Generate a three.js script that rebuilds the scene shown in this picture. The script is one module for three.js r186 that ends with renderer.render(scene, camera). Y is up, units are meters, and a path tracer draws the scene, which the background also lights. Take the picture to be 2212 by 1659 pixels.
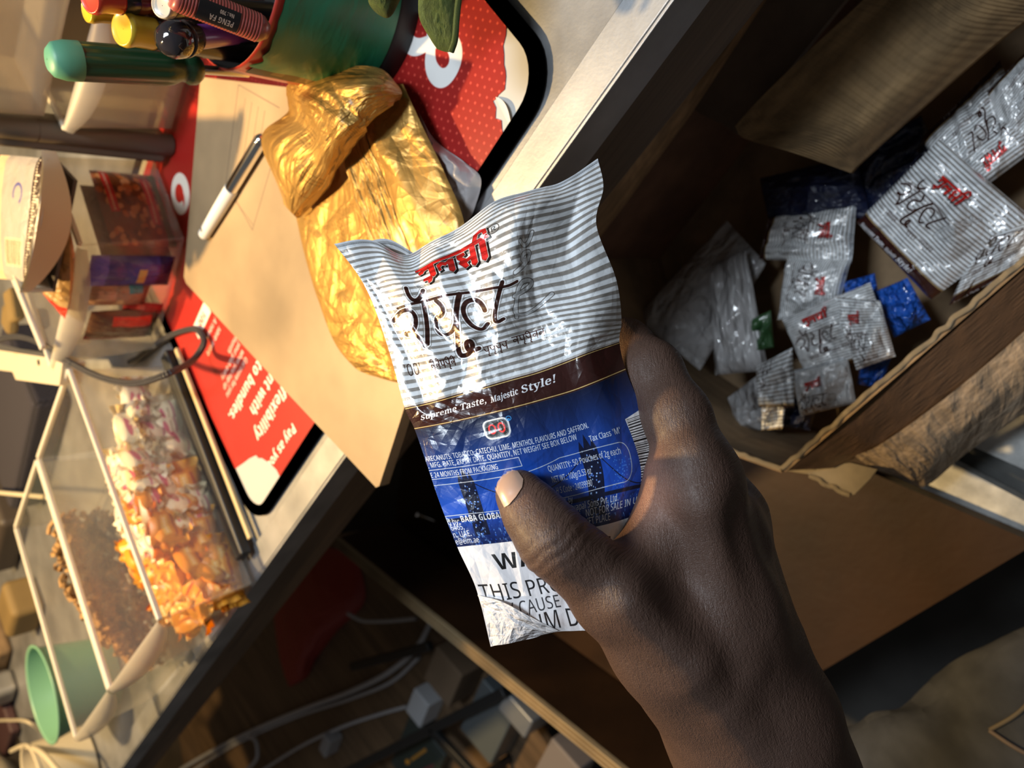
import * as THREE from 'three';
import { RoundedBoxGeometry } from 'three/addons/geometries/RoundedBoxGeometry.js';
import { mergeGeometries } from 'three/addons/utils/BufferGeometryUtils.js';
import { RectAreaLightUniformsLib } from 'three/addons/lights/RectAreaLightUniformsLib.js';

// ---------------------------------------------------------------- camera
// A phone held on its side over a stall counter: world y is up, the counter top is y = 0.
const scene = new THREE.Scene();
const V = (x, y, z) => new THREE.Vector3(x, y, z);
const RAD = Math.PI / 180, FPX = 1650, PITCH = 46.5 * RAD, ROLL = 9 * RAD, EYE = V(0, 0.36, 0);
const camera = new THREE.PerspectiveCamera(2 * Math.atan(829.5 / FPX) / RAD, 2212 / 1659, 0.02, 20);
const camX0 = V(0, -Math.cos(PITCH), Math.sin(PITCH)), camZ = V(0, Math.sin(PITCH), Math.cos(PITCH));
const camX = camX0.clone().multiplyScalar(Math.cos(ROLL)).add(V(-Math.sin(ROLL), 0, 0));
const camY = camX0.clone().multiplyScalar(Math.sin(ROLL)).add(V(Math.cos(ROLL), 0, 0));
camera.position.copy(EYE);
camera.up.copy(camY);
camera.lookAt(EYE.clone().sub(camZ));
camera.focus = 0.36;
camera.userData.fStop = 9;
scene.add(camera);

// ---------------------------------------------------------------- light and exposure
const renderer = new THREE.WebGLRenderer({ antialias: true });
renderer.toneMapping = THREE.LinearToneMapping;
renderer.toneMappingExposure = 1.0;
renderer.shadowMap.enabled = true;
RectAreaLightUniformsLib.init();
scene.background = new THREE.Color().setRGB(0.085, 0.082, 0.08);
const WARM = new THREE.Color().setRGB(1.0, 0.68, 0.30), COOL = new THREE.Color().setRGB(0.80, 0.90, 1.0);
const warmAt = V(0.06, 1.0, -1.11), coolAt = V(0.32, 1.26, -0.17), coolTo = V(0.0, -0.1, -0.25);
const warmLamp = new THREE.PointLight(WARM, 8.8);
warmLamp.position.copy(warmAt); warmLamp.castShadow = true; warmLamp.shadow.radius = 1.4;
scene.add(warmLamp);
const coolLamp = new THREE.RectAreaLight(COOL, 78, 0.42, 0.16);
coolLamp.position.copy(coolAt); coolLamp.lookAt(coolTo);
scene.add(coolLamp);

// ---------------------------------------------------------------- helpers
// a pixel of the 2212 x 1659 frame becomes a place in the stall: at a distance, or on the level plane of height y
const ray = (px, py) => camZ.clone().negate().addScaledVector(camX, (px - 1106) / FPX).addScaledVector(camY, (829.5 - py) / FPX);
const P = (px, py, d) => EYE.clone().addScaledVector(ray(px, py), d);
const T = (px, py, y = 0) => { const r = ray(px, py); return EYE.clone().addScaledVector(r, (y - EYE.y) / r.y); };
const pix = (p) => { const q = p.clone().sub(EYE), d = -q.dot(camZ); return [1106 + FPX * q.dot(camX) / d, 829.5 - FPX * q.dot(camY) / d, d]; };
const over = (base, px) => { let lo = 0, hi = 0.5; for (let i = 0; i < 40; i++) { const m = (lo + hi) / 2; if (pix(base.clone().setY(base.y + m))[0] > px) lo = m; else hi = m; } return lo; };  // height above base that shows at column px
let seedNow = 7;
const rnd = (a = 0, b = 1) => { seedNow = (seedNow * 1664525 + 1013904223) >>> 0; return a + (b - a) * seedNow / 4294967296; };
const lerp = THREE.MathUtils.lerp, clamp = THREE.MathUtils.clamp, smooth = THREE.MathUtils.smoothstep;
const hash = (x, y, s = 0) => { let h = (x * 374761393 + y * 668265263 + s * 974711) | 0; h = Math.imul(h ^ (h >>> 13), 1274126177); return ((h ^ (h >>> 16)) >>> 0) / 4294967296; };
function noise(x, y, s = 0) {
  const ix = Math.floor(x), iy = Math.floor(y), fx = x - ix, fy = y - iy, u = fx * fx * (3 - 2 * fx), v = fy * fy * (3 - 2 * fy);
  return lerp(lerp(hash(ix, iy, s), hash(ix + 1, iy, s), u), lerp(hash(ix, iy + 1, s), hash(ix + 1, iy + 1, s), u), v);
}
const fbm = (x, y, s = 0, n = 4) => { let t = 0, a = 0.5, m = 0; for (let i = 0; i < n; i++) { t += a * noise(x, y, s + i * 17); m += a; x *= 2.03; y *= 2.03; a *= 0.5; } return t / m; };
// creased foil or film: a sum of random folds, each a height that bends along a line
function creases(n, seed, spread = 1, wide = 0.3, long = 1.6) {
  const L = [];
  for (let i = 0; i < n; i++) { const a = hash(i, seed, 1) * 6.283; L.push([Math.cos(a), Math.sin(a), hash(i, seed, 2), hash(i, seed, 3), wide * (0.25 + 0.75 * hash(i, seed, 4) ** 2), (hash(i, seed, 5) - 0.5) * spread]); }
  const raw = (x, y) => { let h = 0; for (const [c, s, px, py, w, k] of L) { const dx = x - px, dy = y - py, al = (-s * dx + c * dy) / (w * long), d = (c * dx + s * dy) / w; if (Math.abs(d) > 3 || Math.abs(al) > 2.4) continue; h += k * w * Math.exp(-al * al) * Math.exp(-Math.abs(d) * 2.2); } return h; };
  let sum = 0, sq = 0; for (let i = 0; i < 400; i++) { const h = raw(hash(i, 91), hash(i, 92)); sum += h; sq += h * h; }
  const mean = sum / 400, dev = 0.1 / Math.sqrt(sq / 400 - mean * mean);
  return (x, y) => (raw(x, y) - mean) * dev;   // spread of 0.1 about zero
}
const names = new Map();
function numbered(name) { const n = names.get(name) ?? 0; names.set(name, n + 1); return n ? name + '_' + String(n).padStart(3, '0') : name; }
function tag(o, label, category, group) { Object.assign(o.userData, { label, category }); if (group) o.userData.group = group; return o; }
function shade(o) { o.castShadow = o.receiveShadow = true; return o; }
// a Group at the thing's base; parts are given in the stall's own axes and moved into the group's
function thing(name, label, category, at = V(0, 0, 0), group) {
  const o = new THREE.Group(); o.name = numbered(name); o.position.copy(at); scene.add(o);
  return tag(o, label, category, group);
}
function part(name, g, m, parent, label) {
  const o = shade(new THREE.Mesh(g, m)), root = parent.parent === scene ? parent : parent.parent;
  o.name = name;
  if (parent !== scene) g.translate(-root.position.x, -root.position.y, -root.position.z);
  if (label) o.userData.label = label;
  parent.add(o);
  return o;
}
function single(name, label, category, g, m, group) {   // a thing that is one mesh, its origin at its middle
  g.computeBoundingBox(); const c = g.boundingBox.getCenter(V(0, 0, 0)); c.y = g.boundingBox.min.y; g.translate(-c.x, -c.y, -c.z);
  const o = shade(new THREE.Mesh(g, m)); o.name = numbered(name); o.position.copy(c); scene.add(o);
  return tag(o, label, category, group);
}
function structure(name, g, m, label) { const o = shade(new THREE.Mesh(g, m)); o.name = name; o.userData.kind = 'structure'; if (label) o.userData.label = label; scene.add(o); return o; }
const merge = (list) => mergeGeometries(list.map((g) => { const h = g.index ? g.toNonIndexed() : g; for (const k of Object.keys(h.attributes)) if (!['position', 'normal', 'uv'].includes(k)) h.deleteAttribute(k); return h; }));
// uv in metres, across the face's main direction
function metres(g, k = 1) {
  const h = g.index ? g.toNonIndexed() : g, p = h.attributes.position, n = h.attributes.normal, uv = new Float32Array(p.count * 2);
  for (let i = 0; i < p.count; i++) {
    const a = Math.abs(n.getX(i)), b = Math.abs(n.getY(i)), c = Math.abs(n.getZ(i));
    uv[2 * i] = (b >= a && b >= c ? p.getX(i) : a > c ? p.getZ(i) : p.getX(i)) * k; uv[2 * i + 1] = (b >= a && b >= c ? p.getZ(i) : p.getY(i)) * k;
  }
  h.setAttribute('uv', new THREE.BufferAttribute(uv, 2));
  return h;
}
function frameOf(o, x, y, z) { return new THREE.Matrix4().makeBasis(x, y, z).setPosition(o); }
// rounded box between corners, along its own axes: middle, three axes, sizes
function rbox(mid, ax, ay, az, w, h, d, r = 0.002, seg = 2) { return metres(new RoundedBoxGeometry(w, h, d, seg, Math.min(r, w / 2.1, h / 2.1, d / 2.1))).applyMatrix4(frameOf(mid, ax, ay, az)); }
// bar from a to b with a width across "side" and a thickness
function bar(a, b, side, w, t, r = 0.001) {
  const x = b.clone().sub(a), L = x.length(); x.normalize();
  const y = side.clone().addScaledVector(x, -side.dot(x)).normalize(), z = x.clone().cross(y);
  return rbox(a.clone().add(b).multiplyScalar(0.5), x, y, z, L, w, t, r);
}
// solid plate over a polygon of points that lie about in one plane; thickness along "down"
function plate(pts, down, uvx, uvy) {
  const n = down.clone().normalize(), x = (uvx ?? pts[1].clone().sub(pts[0])).clone(); x.addScaledVector(n, -x.dot(n)).normalize();
  const y = uvy ?? n.clone().cross(x), flat = pts.map((p) => new THREE.Vector2(p.dot(x), p.dot(y)));
  const order = THREE.ShapeUtils.isClockWise(flat) ? [...pts].reverse() : pts, f2 = THREE.ShapeUtils.isClockWise(flat) ? [...flat].reverse() : flat;
  const tri = THREE.ShapeUtils.triangulateShape(f2, []), pos = [], uv = [];
  const put = (p, q) => { pos.push(p.x, p.y, p.z); uv.push(q.x, q.y); };
  const low = order.map((p) => p.clone().add(down));
  const top = x.clone().cross(y).dot(n) < 0;
  for (const [a, b, c] of tri) {
    for (const k of top ? [a, b, c] : [a, c, b]) put(order[k], f2[k]);
    for (const k of top ? [a, c, b] : [a, b, c]) put(low[k], f2[k]);
  }
  const T0 = down.length();
  for (let i = 0; i < order.length; i++) {
    const j = (i + 1) % order.length, L = f2[i].distanceTo(f2[j]);
    const q = [[order[i], 0, 0], [low[i], 0, T0], [low[j], L, T0], [order[i], 0, 0], [low[j], L, T0], [order[j], L, 0]];
    for (const [p, u, v] of top ? q : [q[0], q[2], q[1], q[3], q[5], q[4]]) put(p, { x: f2[i].x + u, y: f2[i].y + v });
  }
  const g = new THREE.BufferGeometry();
  g.setAttribute('position', new THREE.Float32BufferAttribute(pos, 3)); g.setAttribute('uv', new THREE.Float32BufferAttribute(uv, 2));
  g.computeVertexNormals();
  return g;
}
function tube(pts, r, seg = 60, rad = 8, closed = false) { return new THREE.TubeGeometry(new THREE.CatmullRomCurve3(pts, closed), seg, r, rad, closed); }
// turned solid along a-b: profile of [distance along, radius]
function turned(a, b, prof, seg = 28) {
  const y = b.clone().sub(a).normalize(), x = Math.abs(y.y) < 0.9 ? V(0, 1, 0).cross(y).normalize() : V(1, 0, 0).cross(y).normalize(), z = x.clone().cross(y);
  return new THREE.LatheGeometry(prof.map(([l, r]) => new THREE.Vector2(Math.max(r, 1e-5), l)), seg).applyMatrix4(frameOf(a, x, y, z));
}
// smooth surface through rows of points
const cat = (a, b, c, d, t) => { const t2 = t * t, t3 = t2 * t; return a.clone().multiplyScalar(-0.5 * t3 + t2 - 0.5 * t).addScaledVector(b, 1.5 * t3 - 2.5 * t2 + 1).addScaledVector(c, -1.5 * t3 + 2 * t2 + 0.5 * t).addScaledVector(d, 0.5 * t3 - 0.5 * t2); };
function along(list, t) {
  const n = list.length - 1, s = clamp(t, 0, 1) * n, i = Math.min(Math.floor(s), n - 1);
  const a = list[i - 1] ?? list[i].clone().multiplyScalar(2).sub(list[i + 1]), d = list[i + 2] ?? list[i + 1].clone().multiplyScalar(2).sub(list[i]);
  return cat(a, list[i], list[i + 1], d, s - i);
}
const sheetAt = (rows) => (u, v) => along(rows.map((r) => along(r, u)), v);
// grid of nu x nv points from f(u, v); flip turns it over
function grid(f, nu, nv, flip = false) {
  const pos = [], uv = [], idx = [];
  for (let j = 0; j <= nv; j++) for (let i = 0; i <= nu; i++) { const p = f(i / nu, j / nv); pos.push(p.x, p.y, p.z); uv.push(i / nu, 1 - j / nv); }
  for (let j = 0; j < nv; j++) for (let i = 0; i < nu; i++) { const a = j * (nu + 1) + i, b = a + 1, c = a + nu + 1, d = c + 1; idx.push(...(flip ? [a, b, c, b, d, c] : [a, c, b, b, c, d])); }
  const g = new THREE.BufferGeometry();
  g.setAttribute('position', new THREE.Float32BufferAttribute(pos, 3)); g.setAttribute('uv', new THREE.Float32BufferAttribute(uv, 2)); g.setIndex(idx);
  g.computeVertexNormals();
  return g;
}
// closed soft packet: a front f and a back b that share their rim
function pouch(f, b, nu, nv) { return mergeGeometries([grid(f, nu, nv), grid(b, nu, nv, true)]); }

// ---------------------------------------------------------------- textures and materials
function canvas(w, h, draw, srgb = true) {
  const c = document.createElement('canvas'); c.width = w; c.height = h; draw(c.getContext('2d'), w, h);
  const t = new THREE.CanvasTexture(c); if (srgb) t.colorSpace = THREE.SRGBColorSpace; t.wrapS = t.wrapT = THREE.RepeatWrapping; return t;
}
function dataTexture(n, f, srgb = false, m = n) {
  const d = new Uint8Array(n * m * 4);
  for (let y = 0; y < m; y++) for (let x = 0; x < n; x++) { const c = f(x / n, y / m), o = (y * n + x) * 4; for (let k = 0; k < 3; k++) d[o + k] = clamp((Array.isArray(c) ? c[k] : c) * 255, 0, 255); d[o + 3] = 255; }
  const t = new THREE.DataTexture(d, n, m); t.magFilter = THREE.LinearFilter; t.wrapS = t.wrapT = THREE.MirroredRepeatWrapping; if (srgb) t.colorSpace = THREE.SRGBColorSpace; t.needsUpdate = true; return t;
}
const rep = (t, x, y = x) => { const c = t.clone(); c.repeat.set(x, y); c.needsUpdate = true; return c; };
const lin = (r, g, b) => new THREE.Color().setRGB(r, g, b);
const mat = (color, roughness = 0.6, more = {}) => new THREE.MeshPhysicalMaterial({ color, roughness, side: THREE.DoubleSide, ...more });
const grainTex = dataTexture(512, (x, y) => { const w = fbm(x * 3, y * 40, 3) * 0.6 + fbm(x * 8, y * 160, 9) * 0.4; const l = 0.62 + 0.5 * (w - 0.5); return [l, l * 0.98, l * 0.95]; }, true);
const speckTex = dataTexture(512, (x, y) => 0.35 * fbm(x * 60, y * 60, 5) + 0.65 * fbm(x * 9, y * 9, 11));
const blotchTex = dataTexture(256, (x, y) => { const v = 0.78 + 0.44 * (fbm(x * 6, y * 6, 21, 5) - 0.5); return [v, v, v]; }, true);
const brushTex = dataTexture(512, (x, y) => 0.3 + 0.5 * fbm(x * 90, y * 5, 4, 3) + 0.2 * fbm(x * 6, y * 6, 8));
const foldFn = creases(90, 5), foldFn2 = creases(260, 9, 1, 0.14, 2.2), foldFine = creases(700, 13, 1, 0.05, 3);
const crumpleTex = dataTexture(512, (x, y) => 0.5 + 1.0 * foldFn(x, y) + 0.75 * foldFn2(x, y) + 0.28 * foldFine(x, y));
const fluteTex = dataTexture(256, (x, y) => 0.5 + 0.3 * Math.sin(y * 6.283 * 16) * (0.6 + 0.4 * noise(x * 8, y * 3, 2)) + 0.25 * (fbm(x * 12, y * 12, 6) - 0.5));
const fluteAcrossTex = dataTexture(256, (x, y) => 0.5 + 0.3 * Math.sin(x * 6.283 * 14 + 1.5 * noise(x * 3, y * 3, 4)) * (0.4 + 0.6 * smooth(y, 0.1, 0.5)) + 0.25 * (fbm(x * 12, y * 12, 6) - 0.5));
const weaveTex = dataTexture(256, (x, y) => 0.5 + 0.25 * Math.sin((x + y) * 6.283 * 32) + 0.25 * (fbm(x * 40, y * 40, 7) - 0.5));
const M = {
  wood: mat(lin(0.046, 0.018, 0.005), 0.55, { map: rep(blotchTex, 2.2, 1.4), bumpMap: rep(speckTex, 3), bumpScale: 0.0004, specularIntensity: 0.5 }),
  ply: mat(lin(0.80, 0.60, 0.34), 0.7, { map: rep(grainTex, 8, 30), bumpMap: rep(speckTex, 20), bumpScale: 0.0006 }),
  darkWood: mat(lin(0.34, 0.22, 0.125), 0.6, { map: rep(grainTex, 2, 3) }),
  alu: mat(lin(0.62, 0.62, 0.63), 0.46, { metalness: 0.68, map: rep(blotchTex, 3.1), bumpMap: rep(speckTex, 11), bumpScale: 0.00012 }),
  card: mat(lin(0.36, 0.235, 0.125), 0.85, { map: rep(blotchTex, 5), bumpMap: rep(fluteTex, 4), bumpScale: 0.0003 }),
  cardEdge: mat(lin(0.45, 0.36, 0.24), 0.9, { bumpMap: rep(speckTex, 30), bumpScale: 0.001 }),
  tape: mat(lin(0.085, 0.048, 0.026), 0.3, { bumpMap: rep(crumpleTex, 5), bumpScale: 0.001, clearcoat: 0.5, clearcoatRoughness: 0.25 }),
  kraft: mat(lin(0.46, 0.34, 0.23), 0.75, { map: rep(blotchTex, 6), bumpMap: rep(crumpleTex, 3, 0.6), bumpScale: 0.008 }),
  black: mat(lin(0.012, 0.012, 0.012), 0.5),
  darkPlastic: mat(lin(0.055, 0.042, 0.033), 0.5, { bumpMap: rep(speckTex, 8), bumpScale: 0.0003 }),
  greyPlastic: mat(lin(0.12, 0.095, 0.07), 0.5),
  cream: mat(lin(0.52, 0.45, 0.32), 0.45),
  white: mat(lin(0.75, 0.74, 0.70), 0.55),
  whitePaint: mat(lin(0.84, 0.84, 0.81), 0.6, { map: rep(blotchTex, 9), bumpMap: rep(speckTex, 6), bumpScale: 0.0008 }),
  frosted: mat(lin(0.97, 0.955, 0.92), 0.2, { transmission: 0.965, thickness: 0, ior: 1.45 }),
  rim: mat(lin(0.80, 0.74, 0.62), 0.35, { transmission: 0.35, thickness: 0 }),
  cloudy: mat(lin(0.88, 0.84, 0.76), 0.45, { transmission: 0.86, thickness: 0, ior: 1.45 }),
};

// ---------------------------------------------------------------- the setting
const FLOOR = -0.80;
structure('floor', metres(new THREE.BoxGeometry(5, 0.05, 5)).translate(0, FLOOR - 0.025, -0.3), mat(lin(0.05, 0.047, 0.043), 0.8, { map: rep(blotchTex, 2) }));
structure('wall_back', metres(new THREE.BoxGeometry(5, 2.6, 0.06)).translate(0, FLOOR + 1.3, -2.75), mat(lin(0.10, 0.075, 0.05), 0.85, { map: rep(blotchTex, 2) }));

// ---------------------------------------------------------------- the counter
const edgeA = T(1451, 0), edgeB = T(265, 1655), e1 = edgeB.clone().sub(edgeA).normalize(), UPV = V(0, 1, 0);
const inward = UPV.clone().cross(e1); if (inward.dot(edgeA) * 0 + inward.z > 0) inward.negate();
const edge = (s, q = 0, y = 0) => edgeA.clone().addScaledVector(e1, s).addScaledVector(inward, q).setY(y);   // along the front edge, in from it, up
const edgeOf = (p) => { const d = p.clone().sub(edgeA); return [d.dot(e1), d.dot(inward)]; };
const LEN = edgeA.distanceTo(edgeB);
const counter = thing('counter', 'aluminium topped stall counter with a bright metal edge strip and wooden apron', 'counter', edge(LEN / 2, 0.4, FLOOR));
{
  const s0 = -0.75, s1 = LEN + 0.55, q1 = 0.95, sw = edgeOf(T(1349, 0))[1];
  part('counter_top', plate([edge(s0, sw * 0.9), edge(s1, sw * 0.9), edge(s1, q1), edge(s0, q1)], V(0, -0.02, 0)), M.alu, counter);
  const strip = [bar(edge(s0, sw / 2, 0.0008), edge(s1, sw / 2, 0.0008), inward, sw, 0.0024, 0.0008), bar(edge(s0, -0.0008, -0.0125), edge(s1, -0.0008, -0.0125), inward, 0.0022, 0.027, 0.0006)];
  part('edge_strip', merge(strip), M.alu, counter, 'bright scratched aluminium angle along the front edge');
  part('apron', bar(edge(s0, 0.022, -0.06), edge(s1, 0.022, -0.06), inward, 0.02, 0.07, 0.002), M.darkWood, counter, 'brown wooden board under the metal edge');
  for (const [s, q] of [[s0 + 0.05, 0.07], [s1 - 0.05, 0.5], [s0 + 0.05, q1 - 0.05], [s1 - 0.05, q1 - 0.05]]) part('leg', bar(edge(s, q, FLOOR), edge(s, q, -0.02), inward, 0.04, 0.04, 0.003), M.darkWood, counter);
}

// ---------------------------------------------------------------- the printed counter mat
const matC1 = edgeOf(T(1205, 190)), matC2 = edgeOf(T(566, 1092));
const MQ0 = (matC1[1] + matC2[1]) / 2, MS0 = edgeOf(T(1215, 150))[0], MS1 = matC2[0];
const matDir = T(664, 996).sub(T(1207, 190)).normalize(), matIn = UPV.clone().cross(matDir); if (matIn.z > 0) matIn.negate();
const mo = T(1222, 150);   // the sharp corner that the rounding cuts off
const matLen = T(552, 1118).sub(mo).dot(matDir), matDeep = 0.42;
const mp = (s, q, y) => mo.clone().addScaledVector(matDir, s).addScaledVector(matIn, q).setY(y);
const matOf = (px, py) => { const d = T(px, py, 0.003).sub(mo); return [d.dot(matDir), d.dot(matIn)]; };
function roundRect(s0, s1, q0, q1, r) {
  const out = [], arc = (cs, cq, a0) => { for (let i = 0; i <= 8; i++) { const a = a0 + i / 8 * Math.PI / 2; out.push([cs + r * Math.cos(a), cq + r * Math.sin(a)]); } };
  arc(s0 + r, q0 + r, Math.PI); arc(s1 - r, q0 + r, 1.5 * Math.PI); arc(s1 - r, q1 - r, 0); arc(s0 + r, q1 - r, 0.5 * Math.PI);
  return out;
}

// ---------------------------------------------------------------- the two lamps over the stall
{
  const bulb = thing('hanging_bulb', 'warm bulb hanging on a flex over the back of the counter', 'lamp', warmAt.clone());
  part('bulb', turned(warmAt.clone().add(V(0, -0.034, 0)), warmAt.clone().add(V(0, 0.04, 0)), [[0, 0.0005], [0.004, 0.014], [0.014, 0.025], [0.03, 0.029], [0.046, 0.025], [0.058, 0.014], [0.066, 0.013], [0.066, 0.0005]], 24), new THREE.MeshStandardMaterial({ color: 0xffffff, emissive: WARM, emissiveIntensity: 4 }), bulb, 'glowing bulb');
  part('socket', turned(warmAt.clone().add(V(0, 0.033, 0)), warmAt.clone().add(V(0, 0.09, 0)), [[0, 0.0005], [0, 0.015], [0.03, 0.016], [0.04, 0.006], [0.04, 0.0005]], 20), M.black, bulb);
  part('flex', tube([warmAt.clone().add(V(0, 0.07, 0)), warmAt.clone().add(V(0.01, 0.4, 0)), warmAt.clone().add(V(0, 0.8, 0))], 0.003, 12, 6), M.black, bulb);
  const dir = coolTo.clone().sub(coolAt).normalize(), x = dir.clone().cross(UPV).normalize(), up = x.clone().cross(dir), mid = coolAt.clone().addScaledVector(dir, -0.02);
  const panel = thing('panel_light', 'cool white lamp panel hung high over the near edge of the counter', 'lamp', mid);
  part('housing', rbox(mid.clone().addScaledVector(dir, -0.012), x, up, dir, 0.44, 0.18, 0.02, 0.004), M.white, panel);
  part('diffuser', rbox(mid.clone().addScaledVector(dir, 0.003), x, up, dir, 0.42, 0.16, 0.006, 0.002), new THREE.MeshStandardMaterial({ color: 0xffffff, emissive: COOL, emissiveIntensity: 3 }), panel, 'glowing diffuser');
  for (const k of [-0.18, 0.18]) part('hanger', tube([mid.clone().addScaledVector(x, k), mid.clone().addScaledVector(x, k).add(V(0, 0.25, 0)), mid.clone().addScaledVector(x, k).add(V(0, 0.5, 0))], 0.002, 6, 5), M.black, panel);
}
const printTex = canvas(1280, 1024, (c, w, h) => {   // the whole print: x runs along the counter edge, y in from it
  const X = w / matLen, Y = h / matDeep;
  c.fillStyle = '#901a17'; c.fillRect(0, 0, w, h);
  c.fillStyle = 'rgba(224,92,74,0.7)';
  for (let y = 0; y < 70; y++) for (let x = 0; x < 88; x++) c.fillRect(x * 14.6 + (y % 2) * 7, y * 14.6, 4, 4);
  c.fillStyle = '#a8231c'; c.fillRect(0.30 * X, 0, w, h);
  const write = (t, s, q, size, font = 'bold', color = '#f6e9d8') => { c.save(); c.translate(s * X, q * Y); c.scale(1, Y / X); c.fillStyle = color; c.font = font + ' ' + size * X + 'px sans-serif'; c.fillText(t, 0, 0); c.restore(); };
  c.textBaseline = 'alphabetic';
  write('Pay as you go', 0.392, 0.032, 0.0135); write('flexibility', 0.3805, 0.066, 0.0165); write('nt with', 0.388, 0.087, 0.0165); write('to bundles.', 0.396, 0.109, 0.0165);
  for (let k = 0; k < 4; k++) write(['Get more for you', 'when you top up', 'your plan every', 'month'][k], 0.412, 0.1245 + k * 0.0088, 0.0078, '');
  c.fillStyle = '#f3e6d6'; c.fillRect(0.432 * X, 0.198 * Y, 0.042 * X, 0.017 * Y); write('100', 0.442, 0.211, 0.012, 'bold', '#c43a2c');
  write('A new way to', 0.43, 0.19, 0.009, ''); write('save more', 0.43, 0.178, 0.009, '');
  // the big numeral and the round logo
  c.save(); c.translate(0.034 * X, 0.141 * Y); c.scale(0.9, Y / X * 1.08); c.fillStyle = '#d9d7d4'; c.font = 'bold ' + 0.092 * X + 'px sans-serif'; c.fillText('8', 0, 0); c.restore();
  c.save(); c.translate(0.388 * X, 0.320 * Y); c.scale(1, Y / X); c.fillStyle = '#f5ead8'; c.beginPath(); c.arc(0, 0, 0.021 * X, 0, 7); c.fill();
  c.fillStyle = '#cf2a1c'; c.beginPath(); c.arc(0.001 * X, 0.002 * X, 0.0095 * X, 0, 7); c.fill(); c.beginPath(); c.moveTo(-0.007 * X, 0); c.quadraticCurveTo(-0.006 * X, -0.013 * X, 0.006 * X, -0.014 * X); c.quadraticCurveTo(0, -0.01 * X, 0.002 * X, -0.004 * X); c.fill(); c.restore();
});
printTex.wrapS = printTex.wrapT = THREE.ClampToEdgeWrapping;
const counterMat = thing('counter_mat', 'red printed counter mat with a black rounded border and torn white corners', 'mat', mp(matLen / 2, 0.2, 0.0));
{
  const L = matLen, D = matDeep, ring = (i, r) => roundRect(i, L - i, i, D, r).map(([s, q]) => [s, q]);
  const shape = new THREE.Shape(roundRect(0, L, 0, D, 0.034).map(([s, q]) => new THREE.Vector2(s, q)));
  shape.holes.push(new THREE.Path(roundRect(0.0085, L - 0.0085, 0.0085, D - 0.0085, 0.027).reverse().map(([s, q]) => new THREE.Vector2(s, q))));
  const lift = frameOf(mo.clone().setY(0.0021), matDir, matIn, UPV);
  const hand = matDir.clone().cross(matIn).dot(UPV) > 0;
  const border = new THREE.ExtrudeGeometry(shape, { depth: 0.0028, bevelEnabled: true, bevelThickness: 0.0008, bevelSize: 0.0008, bevelSegments: 2, curveSegments: 8 });
  part('border', metres(border).applyMatrix4(lift), M.black, counterMat, 'black raised border with rounded corners');
  part('backing', plate(ring(0.004, 0.03).map(([s, q]) => mp(s, q, 0.0028)), V(0, -0.0022, 0)), mat(lin(0.46, 0.45, 0.43), 0.45, { bumpMap: rep(crumpleTex, 4), bumpScale: 0.0006 }), counterMat, 'white backing that shows where the print is torn');
  // the print, its two front corners torn away
  const jag = (a, b, n, seed) => { const o = []; for (let i = 0; i <= n; i++) { const t = i / n, w = (i && i < n) ? (hash(i, seed) - 0.5) * 0.005 : 0; o.push([lerp(a[0], b[0], t) + w, lerp(a[1], b[1], t) + w * (hash(i, seed, 3) - 0.5)]); } return o; };
  const out = [...jag([0.009, 0.054], [0.036, 0.028], 7, 1), ...jag([0.036, 0.028], [0.047, 0.031], 3, 2), ...jag([0.047, 0.031], [0.056, 0.0085], 5, 3), [0.2, 0.0085], [0.449, 0.0085], ...jag([0.449, 0.018], [0.470, 0.049], 7, 4), ...jag([0.472, 0.05], [L - 0.0085, 0.064], 6, 5), [L - 0.0085, D - 0.02], [0.0085, D - 0.02]];
  const g = plate(out.map(([s, q]) => mp(s, q, 0.0034)), V(0, -0.0005, 0)), p = g.attributes.position, uv = g.attributes.uv;
  for (let i = 0; i < p.count; i++) { const d = V(p.getX(i), 0, p.getZ(i)).sub(mo.clone().setY(0)); uv.setXY(i, d.dot(matDir) / L, 1 - d.dot(matIn) / D); }
  part('print', g, mat(0xffffff, 0.35, { map: printTex, clearcoat: 0.25, clearcoatRoughness: 0.3, bumpMap: crumpleTex, bumpScale: 0.0006 }), counterMat, 'red print with white lettering, a big numeral and a round logo');
  // curled torn edge of the film
  part('torn_curl', grid((u, v) => { const q = lerp(0.004, 0.03, v), c = Math.sin(v * 3.1); return mp(lerp(0.049, 0.0435, v) - 0.006 * u * c, q, 0.0042 + 0.004 * u * c * (1 - 0.4 * u)); }, 6, 14), mat(lin(0.62, 0.6, 0.58), 0.4), counterMat, 'pale strip of film curling up at the tear');
}

// ---------------------------------------------------------------- the pad on the mat
const padTex = canvas(512, 1024, (c, w, h) => {
  c.fillStyle = '#d9b47c'; c.fillRect(0, 0, w, h);
  for (let i = 0; i < 900; i++) { c.fillStyle = `rgba(${150 + hash(i, 1) * 60},${110 + hash(i, 2) * 50},60,${0.05 + 0.07 * hash(i, 3)})`; const r = 2 + 14 * hash(i, 6); c.fillRect(hash(i, 4) * w, hash(i, 5) * h, r, r * 0.6); }
});
const PADY = 0.0175, PADT = 0.0095;
const padPts = [[433, 166], [420, 320], [404, 520], [397, 598], [402, 612], [610, 838], [812, 1053], [819, 1050], [845, 970], [876, 872], [800, 600], [650, 192]].map(([x, y]) => T(x, y, PADY));
const pad = thing('pad', 'thick buff cardboard pad with a printed outline, its corner jutting over the metal edge', 'pad', T(610, 600, 0.008));
part('sheet_block', plate(padPts, V(0, -PADT, 0)), mat(lin(0.70, 0.475, 0.25), 0.62, { map: rep(blotchTex, 1.5), bumpMap: rep(speckTex, 14), bumpScale: 0.0003 }), pad);
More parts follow.
